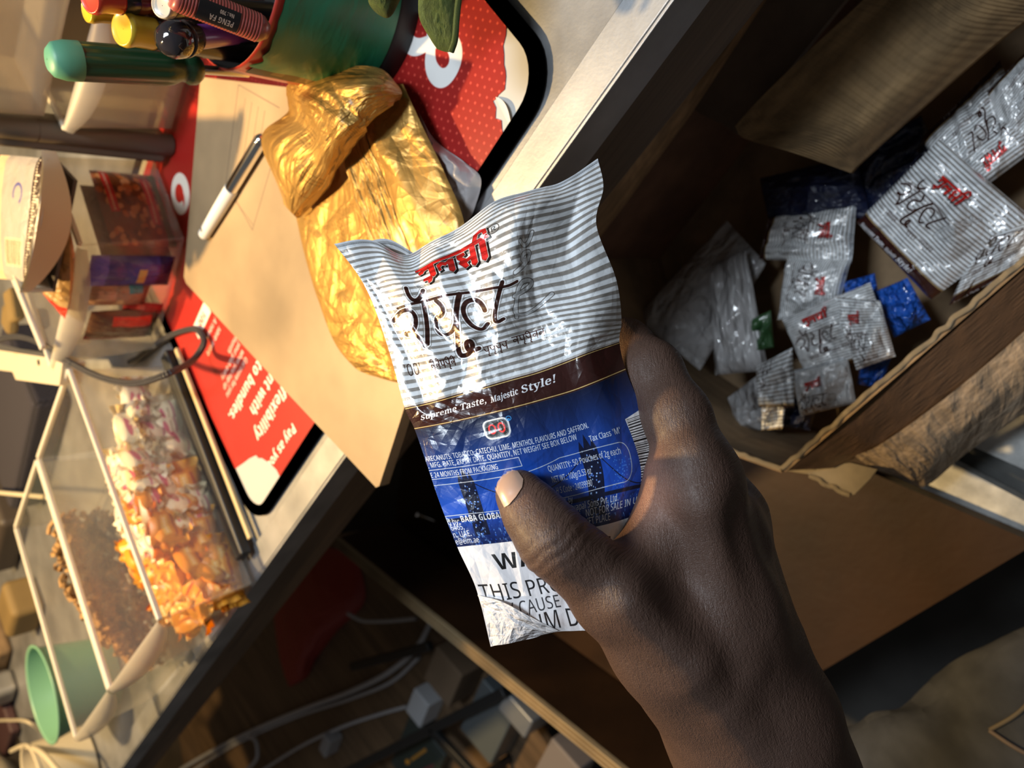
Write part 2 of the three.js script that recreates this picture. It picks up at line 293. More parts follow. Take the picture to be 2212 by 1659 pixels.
{
  const ink = [], q = (x, y) => T(x, y, PADY + 0.0001), line = (a, b, w = 0.0009) => ink.push(plate((() => { const A = q(...a), B = q(...b), n = B.clone().sub(A).cross(UPV).setLength(w / 2); return [A.clone().add(n), B.clone().add(n), B.clone().sub(n), A.clone().sub(n)]; })(), V(0, -0.00012, 0)));
  line([515, 183], [488, 394]); line([515, 183], [603, 233]); line([488, 394], [545, 497]); line([545, 497], [585, 360]); line([498, 420], [548, 488], 0.0006);
  for (let k = 0; k < 4; k++) line([530 + k * 14, 212 + k * 9], [512 + k * 14, 330 + k * 8], 0.0006);
  part('printed_outline', merge(ink), mat(lin(0.22, 0.15, 0.09), 0.7), pad, 'thin grey printed box on the pad');
}

// ---------------------------------------------------------------- the pen
{
  const y = PADY + 0.0062, a = T(437, 512, y), b = T(500, 408, y), dir = b.clone().sub(a).normalize(), end = a.clone().addScaledVector(dir, 0.142), L1 = a.distanceTo(b);
  const pen = thing('pen', 'slim chrome pen with a white end, lying on the buff pad', 'pen', a.clone().setY(PADY));
  part('grip', turned(a, b, [[0.0012, 0.0001], [0.0012, 0.0036], [0.004, 0.0052], [L1 * 0.6, 0.0059], [L1, 0.0061], [L1, 0.0045]]), M.white, pen, 'white plastic end');
  const side = dir.clone().cross(UPV).normalize();
  part('slot', bar(a.clone().addScaledVector(dir, 0.0005).add(V(0, 0.003, 0)), a.clone().addScaledVector(dir, 0.013).add(V(0, 0.0048, 0)), side, 0.004, 0.0016, 0.0006), M.black, pen, 'dark slot in the white end');
  const chrome = mat(lin(0.85, 0.85, 0.82), 0.09, { metalness: 1 });
  const j = a.distanceTo(T(562, 303, y));
  part('barrel', turned(a, end, [[L1, 0.0045], [L1 + 0.0005, 0.0057], [j - 0.0006, 0.0057], [j - 0.0004, 0.0051]]), chrome, pen, 'mirror bright chrome barrel');
  part('upper_barrel', turned(a, end, [[j, 0.0051], [j + 0.0006, 0.0057], [0.138, 0.0052], [0.142, 0.003], [0.142, 0]]), chrome, pen, 'mirror bright chrome upper half');
}

// ---------------------------------------------------------------- the gold pouch
const goldTex = canvas(1024, 1024, (c, w, h) => {
  c.fillStyle = '#b98f4a'; c.fillRect(0, 0, w, h);
  c.fillStyle = 'rgba(90,60,20,0.5)';
  const block = (x, y, n, len, s) => { for (let k = 0; k < n; k++) { let p = 0; while (p < len) { const l = 5 + 12 * hash(k, p, s); c.fillRect(x + k * 15, y + p, 5, l); p += l + 4 + 4 * hash(p, k, s); } } };
  block(470, 180, 6, 690, 1); block(265, 330, 5, 130, 2); block(120, 420, 1, 460, 3); block(190, 560, 3, 330, 4);
});
const foil = mat(0xffffff, 0.46, { map: goldTex, metalness: 0.62, bumpMap: rep(crumpleTex, 1.3, 1.7), bumpScale: 0.009, clearcoat: 0.2, clearcoatRoughness: 0.25 });
const goldRows = [
  [[590, 330], [680, 250], [770, 190], [846, 176]], [[612, 440], [710, 370], [800, 300], [888, 268]], [[635, 545], [740, 475], [835, 400], [937, 372]],
  [[665, 650], [770, 590], [870, 520], [979, 482]], [[700, 742], [800, 690], [890, 630], [972, 585]], [[742, 795], [830, 770], [905, 730], [955, 690]], [[772, 812], [850, 830], [912, 800], [950, 770]],
].map((r) => r.map(([x, y]) => T(x, y, PADY + 0.012)));
const goldSheet = sheetAt(goldRows), bodyTop = (u, v, up = 0) => { const p = goldSheet(u, v), e = Math.pow(Math.max(0, Math.sin(Math.PI * u) * Math.sin(Math.PI * (0.06 + 0.94 * v))), 0.45); p.y = PADY + 0.0025 + 0.010 * e + 0.022 * foldFn(u, v) * e + 0.007 * foldFn2(u, v) * e + 0.0022 * e * Math.sin(u * 23 + 5 * noise(u * 4, v * 6)) * smooth(u, 0.5, 0.8) + up; return p; };
const bodyLow = (u, v) => { const p = goldSheet(u, v), e = Math.sin(Math.PI * u) * Math.sin(Math.PI * v); p.y = PADY + 0.0025 - 0.002 * Math.min(1, e * 4); return p; };
const gold = thing('foil_pouch', 'crumpled gold foil pouch with a folded top, lying on the buff pad', 'pouch', T(790, 500, PADY));
part('body', pouch(bodyTop, bodyLow, 90, 120), foil, gold);
part('seam_flap', pouch((u, v) => bodyTop(lerp(0.47, 0.66, u) + 0.07 * v, lerp(0.14, 0.98, v), 0.0035 - 0.003 * u), (u, v) => bodyTop(lerp(0.47, 0.66, u) + 0.07 * v, lerp(0.14, 0.98, v), 0.0025 - 0.0025 * u), 24, 80), foil, gold, 'long seam flap with lines of small print');
{
  const rows = [
    [[[612, 440], .030], [[563, 305], .036], [[606, 245], .042], [[624, 193], .042], [[708, 148], .036], [[806, 144], .030], [[848, 176], .022]],
    [[[622, 452], .036], [[612, 340], .050], [[660, 270], .056], [[690, 225], .056], [[735, 190], .050], [[812, 180], .044], [[852, 188], .026]],
    [[[632, 462], .034], [[655, 400], .046], [[705, 320], .054], [[745, 270], .056], [[775, 235], .050], [[825, 210], .040], [[856, 202], .028]],
    [[[642, 472], .024], [[690, 415], .034], [[735, 345], .040], [[770, 300], .042], [[800, 270], .038], [[835, 235], .032], [[860, 215], .022]],
  ].map((r) => r.map(([[x, y], h]) => T(x, y, h + PADY - 0.012)));
  const s = sheetAt(rows), f = (u, v) => { const p = s(u, v), e = Math.sin(Math.PI * u) ** 0.5; p.y += e * (0.014 * foldFn2(u * 0.9, v * 0.5 + 0.2) + 0.025 * foldFn(u, v * 0.6) + 0.004 * Math.abs(Math.sin(u * 9 + 1.4 * v)) - 0.003); return p; };
  part('folded_top', pouch(f, (u, v) => { const p = f(u, v); p.y -= 0.0012 + 0.004 * Math.sin(Math.PI * v); return p; }, 90, 36), foil, gold, 'top of the pouch folded over in stiff creases');
}
// ---------------------------------------------------------------- the clear wrapper beside it
{
  const rows = [[[890, 240], [925, 300], [985, 345]], [[912, 330], [965, 350], [1024, 384]], [[930, 400], [975, 410], [1010, 450]], [[960, 470], [980, 478], [990, 490]]].map((r) => r.map(([x, y]) => T(x, y, 0.012)));
  const s = sheetAt(rows), f = (k) => (u, v) => { const p = s(u, v), e = Math.sin(Math.PI * u) * Math.sin(Math.PI * v); p.y = 0.006 + k * Math.min(1, e * 2) * (0.006 + 0.012 * foldFn(u, v) + 0.014 * foldFn2(u, v) + 0.0012 * Math.sin(26 * u + 4 * v)); return p; };
  single('clear_wrapper', 'crinkled clear plastic wrapper sticking out beside the gold pouch', 'wrapper', pouch(f(1), f(-0.3), 40, 40), mat(lin(0.72, 0.68, 0.68), 0.14, { transmission: 0.55, thickness: 0, clearcoat: 0.6, clearcoatRoughness: 0.1 }));
}

// ---------------------------------------------------------------- the tool tin and its tools
const cupAt = T(783, 10, 0.003), CUPR = 0.064, CUPH = 0.102;
const toolTin = thing('tool_tin', 'round tin wrapped in torn green plastic, full of pens and a screwdriver', 'tin', cupAt);
{
  const at = (a, r, y) => cupAt.clone().add(V(r * Math.cos(a), y, r * Math.sin(a)));
  const facing = (px, py) => { const d = T(px, py, 0.05).sub(cupAt); return Math.atan2(d.z, d.x); };
  const green = mat(lin(0.008, 0.19, 0.095), 0.42, { clearcoat: 0.25, clearcoatRoughness: 0.3, bumpMap: rep(crumpleTex, 1.5), bumpScale: 0.001 });
  const toEye = Math.atan2(EYE.z - cupAt.z, EYE.x - cupAt.x);
  const a0 = toEye - 2.9, a1 = toEye + 0.98;
  const topOf = (u) => CUPH - 0.001 - 0.010 * Math.pow(fbm(u * 9, 2, 31), 2) - 0.012 * Math.exp(-(((u - 0.63) / 0.05) ** 2)) - 0.006 * Math.abs(Math.sin(u * 40)) * noise(u * 20, 1, 3);
  const rad = (u, v) => CUPR + 0.0006 + 0.0012 * noise(u * 14, v * 5, 4);
  part('tin_body', turned(cupAt, cupAt.clone().add(UPV), [[0.0, 0.001], [0, CUPR - 0.002], [0.002, CUPR - 0.0008], [CUPH - 0.002, CUPR - 0.0008], [CUPH, CUPR - 0.0018], [CUPH - 0.001, CUPR - 0.0024]], 64), mat(lin(0.42, 0.035, 0.02), 0.35, { clearcoat: 0.3 }), toolTin, 'red tin');
  part('inside', turned(cupAt, cupAt.clone().add(UPV), [[CUPH - 0.001, CUPR - 0.0024], [CUPH - 0.002, CUPR - 0.003], [0.003, CUPR - 0.003], [0.003, 0.001]], 64), mat(lin(0.03, 0.028, 0.026), 0.6), toolTin, 'dark inside of the tin');
  part('wrap', pouch((u, v) => at(lerp(a0, a1, u), rad(u, v), lerp(topOf(u), 0.016, v)), (u, v) => at(lerp(a0, a1, u), rad(u, v) - 0.0007, lerp(topOf(u), 0.016, v)), 150, 20), green, toolTin, 'torn green plastic wrap');
  part('base_ring', turned(cupAt, cupAt.clone().add(UPV), [[0.0, CUPR + 0.0005], [0.0, CUPR + 0.002], [0.013, CUPR + 0.002], [0.016, CUPR + 0.0005]], 64), M.black, toolTin, 'black ring round the foot');
  const lab = canvas(256, 64, (c, w, h) => { c.fillStyle = '#17120c'; c.fillRect(0, 0, w, h); c.fillStyle = '#6f5a35'; for (let i = 0; i < 60; i++) c.fillRect(hash(i, 1) * w, 12 + Math.floor(hash(i, 2) * 3) * 16, 6 + 10 * hash(i, 3), 7); });
  part('label_strip', pouch((u, v) => at(lerp(a1 - 0.02, a1 + 0.17, u), CUPR + 0.0006, lerp(CUPH - 0.006, 0.018, v)), (u, v) => at(lerp(a1 - 0.02, a1 + 0.17, u), CUPR - 0.0002, lerp(CUPH - 0.006, 0.018, v)), 10, 8), mat(0xffffff, 0.4, { map: rep(lab, 1, 1) }), toolTin, 'black strip of the old label');
}
const cupTop = pix(cupAt.clone().setY(CUPH));
// a pen or tool whose axis shows from pixel a to pixel b, at distances da and db
const axis = (a, da, b, db) => { const A = P(a[0], a[1], da), B = P(b[0], b[1], db); return [A, B, A.distanceTo(B)]; };
const TD = cupTop[2];
{
  const [a, deep] = axis([104, 128], 0.437, [545, 158], 0.520), b = a.clone().lerp(deep, 0.72), L = a.distanceTo(b), r = 42 * 0.44 / FPX;
  const s = thing('screwdriver', 'screwdriver with a fluted green plastic handle leaning out of the tool tin', 'screwdriver', a);
  const handle = turned(a, b, [[0, 0.0005], [0.0006, r * 0.55], [0.003, r * 0.82], [0.008, r * 0.96], [0.016, r], [L * 0.72, r], [L * 0.78, r * 0.93], [L * 0.84, r * 0.72], [L * 0.87, r * 0.74], [L * 0.9, r * 0.88], [L * 0.95, r * 0.86], [L * 0.99, r * 0.6], [L, 0.002]], 96);
  const y = b.clone().sub(a).normalize(), p = handle.attributes.position, q = V(0, 0, 0), x = V(0, 1, 0).cross(y).normalize(), z = x.clone().cross(y);
  for (let i = 0; i < p.count; i++) { q.fromBufferAttribute(p, i).sub(a); const l = q.dot(y), an = Math.atan2(q.dot(z), q.dot(x)), k = smooth(l, 0.013, 0.02) * (1 - smooth(l, L * 0.70, L * 0.8)); const d = -0.13 * r * k * Math.pow(0.5 + 0.5 * Math.cos(an * 8), 1.6); const rr = q.clone().addScaledVector(y, -l), n = rr.length(); rr.multiplyScalar((n + d) / Math.max(n, 1e-6)); q.copy(a).addScaledVector(y, l).add(rr); p.setXYZ(i, q.x, q.y, q.z); }
  handle.computeVertexNormals();
  part('handle', handle, mat(lin(0.012, 0.052, 0.020), 0.32, { clearcoat: 0.4, clearcoatRoughness: 0.2, bumpMap: rep(speckTex, 3), bumpScale: 0.0003 }), s, 'dark green fluted handle');
  part('butt_cap', turned(a.clone().addScaledVector(y, -0.0006), b, [[0, 0.0004], [0.0003, r * 0.57], [0.003, r * 0.86], [0.009, r * 1.0], [0.017, r * 1.015], [0.0175, r * 0.9]], 48), mat(lin(0.10, 0.30, 0.18), 0.5), s, 'paler green worn butt of the handle');
  part('shaft', turned(b.clone().addScaledVector(y, -0.004), deep, [[0, 0.0005], [0, 0.003], [L * 0.4, 0.003], [L * 0.4, 0.0005]], 16), mat(lin(0.6, 0.6, 0.6), 0.25, { metalness: 1 }), s, 'steel shaft');
}
const plastic = (r, g, b, rough = 0.3) => mat(lin(r, g, b), rough, { clearcoat: 0.4, clearcoatRoughness: 0.15 });
const ribbed = (l0, l1, r, n) => { const o = []; for (let i = 0; i < n; i++) { const l = lerp(l0, l1, i / n), d = (l1 - l0) / n; o.push([l, r * 0.94], [l + d * 0.3, r], [l + d * 0.7, r], [l + d * 0.95, r * 0.94]); } return o; };
function marker(name, label, A, da, B, db, rp, capColor, barrelColor, capLen, opts = {}) {
  const [a, b, L] = axis(A, da, B, db), r = rp * da / FPX, c = L * capLen, pen = thing(name, label, 'pen', a, opts.group);
  part('cap', turned(a, b, [[0.0012, 0.0002], [0.0012, r * 0.70], [0.0, r * 0.82], [0.0003, r * 0.95], [0.003, r * 1.02], [c * 0.4, r * 0.90], [c * 0.92, r * 0.93], [c, r * 0.95], [c, r * 0.7]]), plastic(...capColor), pen, opts.cap);
  part('collar', turned(a, b, [[c, r * 0.7], [c, r * 0.97], [c + L * 0.07, r * 0.97], [c + L * 0.07, r * 0.7]]), plastic(0.012, 0.012, 0.013), pen, 'black collar');
  const l0 = c + L * 0.07;
  part('barrel', turned(a, b, [[l0, r * 0.7], [l0, r * 0.93], ...(opts.rib ? ribbed(l0 + 0.001, L * 0.92, r * 0.96, 12) : []), [L * 0.93, r * 0.95], [L, r * 0.6], [L, 0.0002]]), plastic(...barrelColor), pen, opts.barrel);
  return pen;
}
marker('marker_pen', 'marker pen with a yellow cup-shaped end and black barrel, nearest the screwdriver handle', [262, 62], 0.43, [560, 112], 0.515, 37, [0.62, 0.42, 0.03], [0.015, 0.013, 0.012], 0.19, { cap: 'yellow end cap' });
marker('marker_pen', 'marker pen with a yellow end, behind the red capped one in the tin', [186, 22], 0.445, [565, 52], 0.53, 26, [0.66, 0.43, 0.02], [0.02, 0.016, 0.012], 0.17, { cap: 'yellow end cap' });
marker('marker_pen', 'marker pen with a bright red end and ribbed dark red barrel', [192, -4], 0.41, [565, 14], 0.51, 33, [0.62, 0.045, 0.02], [0.16, 0.018, 0.012], 0.14, { cap: 'bright red end cap', barrel: 'ribbed dark red barrel', rib: true });
marker('marker_pen', 'black marker pen with a pale grey end among the pens in the tin', [347, 12], 0.40, [600, 28], 0.49, 27, [0.50, 0.44, 0.36], [0.014, 0.012, 0.014], 0.06, { cap: 'pale grey end' });
{
  const [a, b, L] = axis([352, 88], 0.415, [585, 64], 0.505), r = 41 * 0.415 / FPX, pen = thing('highlighter', 'fat pen with a clear black domed end and a purple barrel', 'pen', a);
  part('dome', turned(a, b, [[0, 0.0003], [0.0008, r * 0.45], [0.003, r * 0.78], [0.008, r * 0.97], [0.012, r], [0.0145, r * 0.97], [0.0145, r * 0.6]], 36), mat(lin(0.02, 0.017, 0.02), 0.08, { clearcoat: 1, clearcoatRoughness: 0.05 }), pen, 'glossy black domed end');
  part('ring', turned(a, b, [[0.0145, r * 0.6], [0.0145, r * 0.98], [0.017, r], [0.0185, r * 0.9], [0.02, r * 0.95], [0.0215, r * 0.84], [0.023, r * 0.9], [0.0245, r * 0.78], [0.027, r * 0.74], [0.027, r * 0.4]], 36), plastic(0.05, 0.035, 0.03, 0.12), pen, 'stepped dark rings');
  part('barrel', turned(a, b, [[0.027, r * 0.4], [0.027, r * 0.66], [L * 0.62, r * 0.62], [L * 0.63, r * 0.56], [L, r * 0.52], [L, 0.0003]], 36), plastic(0.17, 0.03, 0.23), pen, 'purple barrel');
}
{
  const [a, b, L] = axis([368, -14], 0.395, [578, 68], 0.428), r = 33 * 0.39 / FPX, pen = thing('marker_pen', 'big brick red marker pen with a ribbed barrel and a black maker label', 'pen', a);
  part('barrel', turned(a, b, [[0, 0.0003], [0.0005, r * 0.8], [0.003, r], ...ribbed(0.004, L * 0.9, r, 26), [L * 0.93, r * 0.9], [L, r * 0.55], [L, 0.0003]], 36), plastic(0.30, 0.055, 0.042, 0.4), pen, 'brick red ribbed barrel');
  const lab = canvas(512, 192, (c, w, h) => { c.fillStyle = '#141112'; c.fillRect(0, 0, w, h); c.fillStyle = '#b99d8a'; c.font = 'bold 74px sans-serif'; c.fillText('PENG FA', 60, 96); c.font = 'bold 46px sans-serif'; c.fillText('No.: 700', 80, 158); });
  const y = b.clone().sub(a).normalize(), out = EYE.clone().sub(a); out.addScaledVector(y, -out.dot(y)).normalize(); const z = y.clone().cross(out);
  const f = (k) => (u, v) => { const an = lerp(0.75, -0.75, v) + 0.25, l = lerp(L * 0.66, L * 0.24, u); return a.clone().addScaledVector(y, l).addScaledVector(out, Math.cos(an) * r * k).addScaledVector(z, Math.sin(an) * r * k); };
  part('label', pouch(f(1.02), f(0.99), 8, 12), mat(0xffffff, 0.4, { map: lab }), pen, 'black label with pale lettering');
}
// ---------------------------------------------------------------- the green cloth over the tin
{
  const fuzz = mat(lin(0.135, 0.19, 0.022), 0.95, { sheen: 0.6, sheenColor: lin(0.5, 0.6, 0.2), sheenRoughness: 0.6, bumpMap: rep(speckTex, 5), bumpScale: 0.004, map: rep(blotchTex, 2) });
  const lobe = (rows, d, th) => { const s = sheetAt(rows.map((r) => r.map(([x, y, k]) => P(x, y, d + (k ?? 0))))); const f = (k) => (u, v) => { const p = s(u, v), e = Math.sqrt(Math.max(0, Math.sin(Math.PI * u) * Math.sin(Math.PI * Math.min(1, 0.15 + 0.85 * v)))); return p.addScaledVector(camZ, k * th * e + (k > 0 ? 0.0016 * fbm(u * 14, v * 20, 3) * e : 0)); }; return pouch(f(1), f(-1), 40, 50); };
  const cloth = thing('cloth', 'fuzzy olive green cloth with two corners drooping beside the tool tin', 'cloth', P(930, 20, 0.40));
  part('corner', lobe([[[896, -60], [945, -70], [1000, -60]], [[903, -10], [950, -15], [992, -12]], [[906, 40], [952, 40], [985, 42, -0.004]], [[930, 85], [957, 82], [982, 90, -0.004]], [[944, 106], [962, 112], [977, 112, -0.002]]], 0.40, 0.006), fuzz, cloth, 'longer hanging corner');
  part('corner', lobe([[[790, -60], [830, -65], [880, -60]], [[794, -20], [830, -18], [872, -22]], [[798, 10], [830, 14], [858, 8]], [[818, 32], [835, 36], [848, 30]]], 0.42, 0.009), fuzz, cloth, 'short rounded corner');
  part('fold', tube([P(780, -66, 0.415), P(880, -72, 0.408), P(1010, -66, 0.40)], 0.012, 30, 10), fuzz, cloth, 'rolled fold between the corners');
  { const s = sheetAt([[[655, -205, 0.436], [672, -135, 0.430], [672, -75, 0.436]], [[790, -190, 0.424], [800, -130, 0.418], [800, -62, 0.418]], [[1000, -140, 0.405], [1006, -100, 0.402], [1012, -64, 0.400]]].map((r) => r.map(([x, y, d]) => P(x, y, d)))), f = (k) => (u, v) => s(u, v).addScaledVector(camZ, k * 0.003 + 0.002 * fbm(u * 9, v * 9, 2)); part('drape', pouch(f(1), f(-1), 24, 24), fuzz, cloth, 'part of the cloth lying over the rim of the tin'); }
  part('hem', tube([P(1000, -50, 0.394), P(992, -10, 0.392), P(986, 42, 0.390), P(982, 88, 0.390), P(974, 112, 0.393)], 0.0017, 30, 6), fuzz, cloth, 'stitched hem');
}

// ---------------------------------------------------------------- the plastic drawer rack at the back of the counter
const binBase = T(546, 1258, 0.008), BINY = 0.008 + over(binBase, 345), BY = 0.009;
const rackRow = T(365, 293, 0.01).sub(T(400, 170, 0.01)).normalize(), rackOut = rackRow.clone().cross(UPV); if (rackOut.dot(EYE.clone().sub(T(384, 320))) < 0) rackOut.negate();
const postAt = T(383, 322, 0.0);
const rack = thing('drawer_rack', 'dark plastic drawer rack with an upright post between the clear drawers', 'rack', postAt);
{
  const w = T(366, 294).distanceTo(T(384, 345)), mid = postAt.clone().addScaledVector(rackOut, -0.014).addScaledVector(rackRow, 0.007);
  part('post', bar(mid.clone().setY(0.0072), mid.clone().setY(0.36), rackRow, w * 0.84, 0.03, 0.005), M.greyPlastic, rack, 'grey brown upright with a rounded front');
  part('post_bead', turned(mid.clone().addScaledVector(rackOut, 0.008).addScaledVector(rackRow, -w * 0.22).setY(0.005), mid.clone().addScaledVector(rackOut, 0.008).addScaledVector(rackRow, -w * 0.22).setY(0.36), [[0, 0.0001], [0, 0.011], [0.12, 0.011], [0.121, 0.0102], [0.122, 0.011], [0.35, 0.011], [0.35, 0.0001]], 24), M.greyPlastic, rack);
  const back = mid.clone().addScaledVector(rackOut, -0.22);
  part('back_panel', bar(back.clone().addScaledVector(rackRow, -0.35).setY(0.193), back.clone().addScaledVector(rackRow, 0.10).setY(0.193), UPV, 0.38, 0.008, 0.002), M.darkPlastic, rack, 'dark back panel');
  part('shelf', plate([mid.clone().addScaledVector(rackRow, -0.35), mid.clone().addScaledVector(rackRow, 0.02), back.clone().addScaledVector(rackRow, 0.02), back.clone().addScaledVector(rackRow, -0.35)].map((p) => p.addScaledVector(rackOut, -0.035).setY(0.118)), V(0, -0.006, 0)), M.greyPlastic, rack);
  const r0 = T(386, 762), r1 = T(552, 1196), side = r1.clone().sub(r0).normalize().cross(UPV);
  part('foot_rail', bar(r0.clone().setY(0.0125), r1.clone().setY(0.0125), side, 0.019, 0.011, 0.003), M.black, rack, 'black rail along the foot of the sweet drawer');
  part('rail_lip', bar(T(400, 752).setY(0.0092), T(560, 1158).setY(0.0092), side, 0.006, 0.004, 0.001), mat(lin(0.55, 0.42, 0.22), 0.5), rack, 'buff strip beside the black rail');
}
// a drawer of clear plastic: four top corners, floor corners, the edges that carry a lip
function drawer(name, label, top, low, lips, m, thick = 0.0016, group) {
  const mid = low.reduce((s, p) => s.add(p), V(0, 0, 0)).multiplyScalar(1 / low.length), o = thing(name, label, 'bin', mid, group);
  const centre = top.reduce((s, p) => s.add(p), V(0, 0, 0)).multiplyScalar(1 / top.length);
  for (let i = 0; i < 4; i++) {
    const j = (i + 1) % 4, n = top[j].clone().sub(top[i]).cross(UPV).normalize(); if (n.dot(centre.clone().sub(top[i])) < 0) n.negate();
    part('side_wall', plate([top[i], top[j], low[j], low[i]], n.clone().multiplyScalar(thick)), m, o);
    const out = n.clone().negate(), x = top[j].clone().sub(top[i]);
    if (lips.includes(i)) {   // a handle lip: leaves the top edge and rolls outward and down, widest in its middle
      const f = (k) => (u, v) => { const a = v * 1.5, w = 0.005 + 0.0125 * Math.pow(Math.sin(Math.PI * clamp(u, 0.02, 0.98)), 0.6); return top[i].clone().addScaledVector(x, u).addScaledVector(out, Math.sin(a) * w * 0.8 + k * 0.0012).add(V(0, -(1 - Math.cos(a)) * w * 1.05 + 0.002 + k * 0.001, 0)); };
      part('lip', pouch(f(1), f(0), 28, 8), M.cloudy, o, 'cloudy rolled lip');
    } else part('rim', bar(top[i].clone().addScaledVector(out, 0.001), top[j].clone().addScaledVector(out, 0.001), out, 0.0055, 0.005, 0.0015), M.rim, o, 'thick pale rim');
  }
  part('bottom', plate(low, V(0, 0.0016, 0)), m, o);
  return o;
}
const tops = (l, y) => l.map(([a, b]) => T(a, b, y));
const inset = (l, y, k = 0.07) => { const c = l.reduce((s, p) => s.add(p), V(0, 0, 0)).multiplyScalar(0.25); return l.map((p) => p.clone().lerp(c, k).setY(y)); };
const t1 = tops([[150, 800], [345, 1340], [240, 1485], [84, 990]], BINY);
const l1 = [T(368, 786, BY), T(546, 1258, BY), null, null]; l1[2] = l1[1].clone().add(t1[2]).sub(t1[1]).setY(BY); l1[3] = l1[0].clone().add(t1[3]).sub(t1[0]).setY(BY); l1[2].lerp(l1[1], 0.06); l1[3].lerp(l1[0], 0.06); l1[0].lerp(l1[3], 0.02); l1[1].lerp(l1[2], 0.02);
drawer('clear_bin', 'clear open drawer filled with orange and white wrapped sweets, beside the black rail', t1, l1, [1], M.frosted);
const t2 = [t1[3].clone().lerp(t1[0], -0.045), t1[2].clone().lerp(t1[1], -0.045), T(165, 1592, BINY), T(35, 1140, BINY)];
drawer('clear_bin', 'clear open drawer of shredded brown tobacco behind the drawer of sweets', t2, inset(t2, BY, 0.06), [1], M.frosted);
const BIN3 = 0.008 + over(T(398, 516, 0.008), 172);
const t3 = tops([[103, 338], [172, 530], [112, 790]], BIN3); t3.push(t3[0].clone().add(t3[2]).sub(t3[1]));
const l3 = [T(334, 348, BY), T(398, 516, BY), T(336, 752, BY)]; l3.push(l3[0].clone().add(l3[2]).sub(l3[1])); l3[3].setY(BY);
drawer('clear_bin', 'clear drawer of biscuit packets pulled out past the upright post', t3, l3, [1], M.frosted);
const B4 = 0.1 + 0.008, t4 = [null, T(214, 20, B4), T(142, 276, B4), null]; t4[0] = t4[1].clone().addScaledVector(rackOut, -0.13); t4[3] = t4[2].clone().addScaledVector(rackOut, -0.13);
const l4 = [null, T(404, 160, BY), T(370, 278, BY), null]; { const d = l4[1].clone().sub(l4[2]); l4[1] = l4[2].clone().addScaledVector(d.normalize(), t4[1].distanceTo(t4[2]) * 0.96).setY(BY); } l4[0] = l4[1].clone().addScaledVector(rackOut, -0.12); l4[3] = l4[2].clone().addScaledVector(rackOut, -0.12);
drawer('clear_bin', 'frosted closed drawer with a wide cloudy lip, behind the green screwdriver', t4, l4, [1], M.cloudy);
const U0 = 0.125, U1 = 0.215, l5 = [null, T(158, -34, U0), T(95, 251, U0), null]; l5[0] = l5[1].clone().addScaledVector(rackOut, -0.09); l5[3] = l5[2].clone().addScaledVector(rackOut, -0.09);
const t5 = l5.map((p) => p.clone().setY(U1)); t5[1].addScaledVector(rackOut, 0.008); t5[2].addScaledVector(rackOut, 0.008);
drawer('clear_bin', 'frosted drawer on the upper shelf, with brown smudges inside', t5, l5, [1], M.cloudy, 0.002);
{ // the cream drawer on the upper level, in front of which a printed packet leans
  const t = [null, T(92, 330, 0.155), T(42, 632, 0.155), null]; t[0] = t[1].clone().addScaledVector(rackOut, -0.05); t[3] = t[2].clone().addScaledVector(rackOut, -0.12);
  const o = thing('cream_bin', 'cream drawer with a thick front rim, next to the upright post', 'bin', t[1].clone().lerp(t[2], 0.5).setY(0.12));
  const x = t[2].clone().sub(t[1]), f = (k) => (u, v) => t[1].clone().addScaledVector(x, u).addScaledVector(rackOut, 0.014 * Math.sin(Math.PI * u) ** 0.5 * (1 - 0.5 * v) - k * 0.004).add(V(0, -0.028 * v * Math.sin(Math.PI * (0.12 + 0.8 * u)), 0));
  part('front', pouch(f(0), f(1), 24, 6), M.cream, o);
  part('side_wall', plate([t[2], t[3], t[3].clone().setY(0.128), t[2].clone().setY(0.128)], rackRow.clone().multiplyScalar(-0.003)), M.cream, o);
  part('bottom', plate([t[1].clone().lerp(t[2], 0.16), t[2], t[3], t[0].clone().lerp(t[3], 0.3)].map((p) => p.clone().setY(0.126)), V(0, 0.003, 0)), M.darkPlastic, o);
  const pk = canvas(512, 512, (c, w, h) => { c.fillStyle = '#a89c8c'; c.fillRect(0, 0, w, h); c.fillStyle = '#4a1712'; c.fillRect(0, 0, w, 90); c.fillStyle = '#d2b488'; c.fillRect(0, 90, w, 70); c.fillStyle = '#5d5a8a'; c.lineWidth = 12; c.strokeStyle = '#5a5688'; c.beginPath(); c.arc(150, 300, 40, 0.5, 5.2); c.stroke(); c.fillStyle = '#2b120e'; c.fillRect(0, 430, w, 60); c.fillStyle = '#d9c7a4'; for (let i = 0; i < 40; i++) c.fillRect(12 * i + 4, 442 + 8 * hash(i, 4), 7, 30 * hash(i, 5) + 6); c.fillStyle = '#c9b48e'; c.fillRect(330, 200, 120, 190); c.fillStyle = '#3a2a20'; for (let i = 0; i < 12; i++) c.fillRect(340, 210 + i * 14, 100, 3 + 5 * hash(i, 9)); });
  const rows = [[[-40, 332], [30, 336], [84, 342]], [[-40, 470], [30, 474], [72, 480]], [[-40, 600], [20, 606], [44, 612]]].map((r) => r.map(([a, b]) => T(a, b, 0.158))), s = sheetAt(rows), g = (k) => (u, v) => { const p = s(v, u); const e = Math.sin(Math.PI * u) * Math.sin(Math.PI * v); return p.add(V(0, k * 0.008 * Math.sqrt(e) - 0.006, 0)); };
  single('snack_packet', 'large white packet with a brown printed band lying in the cream drawer', 'packet', pouch(g(1), g(-1), 24, 24), mat(0xffffff, 0.4, { map: pk, bumpMap: crumpleTex, bumpScale: 0.006 }));
}
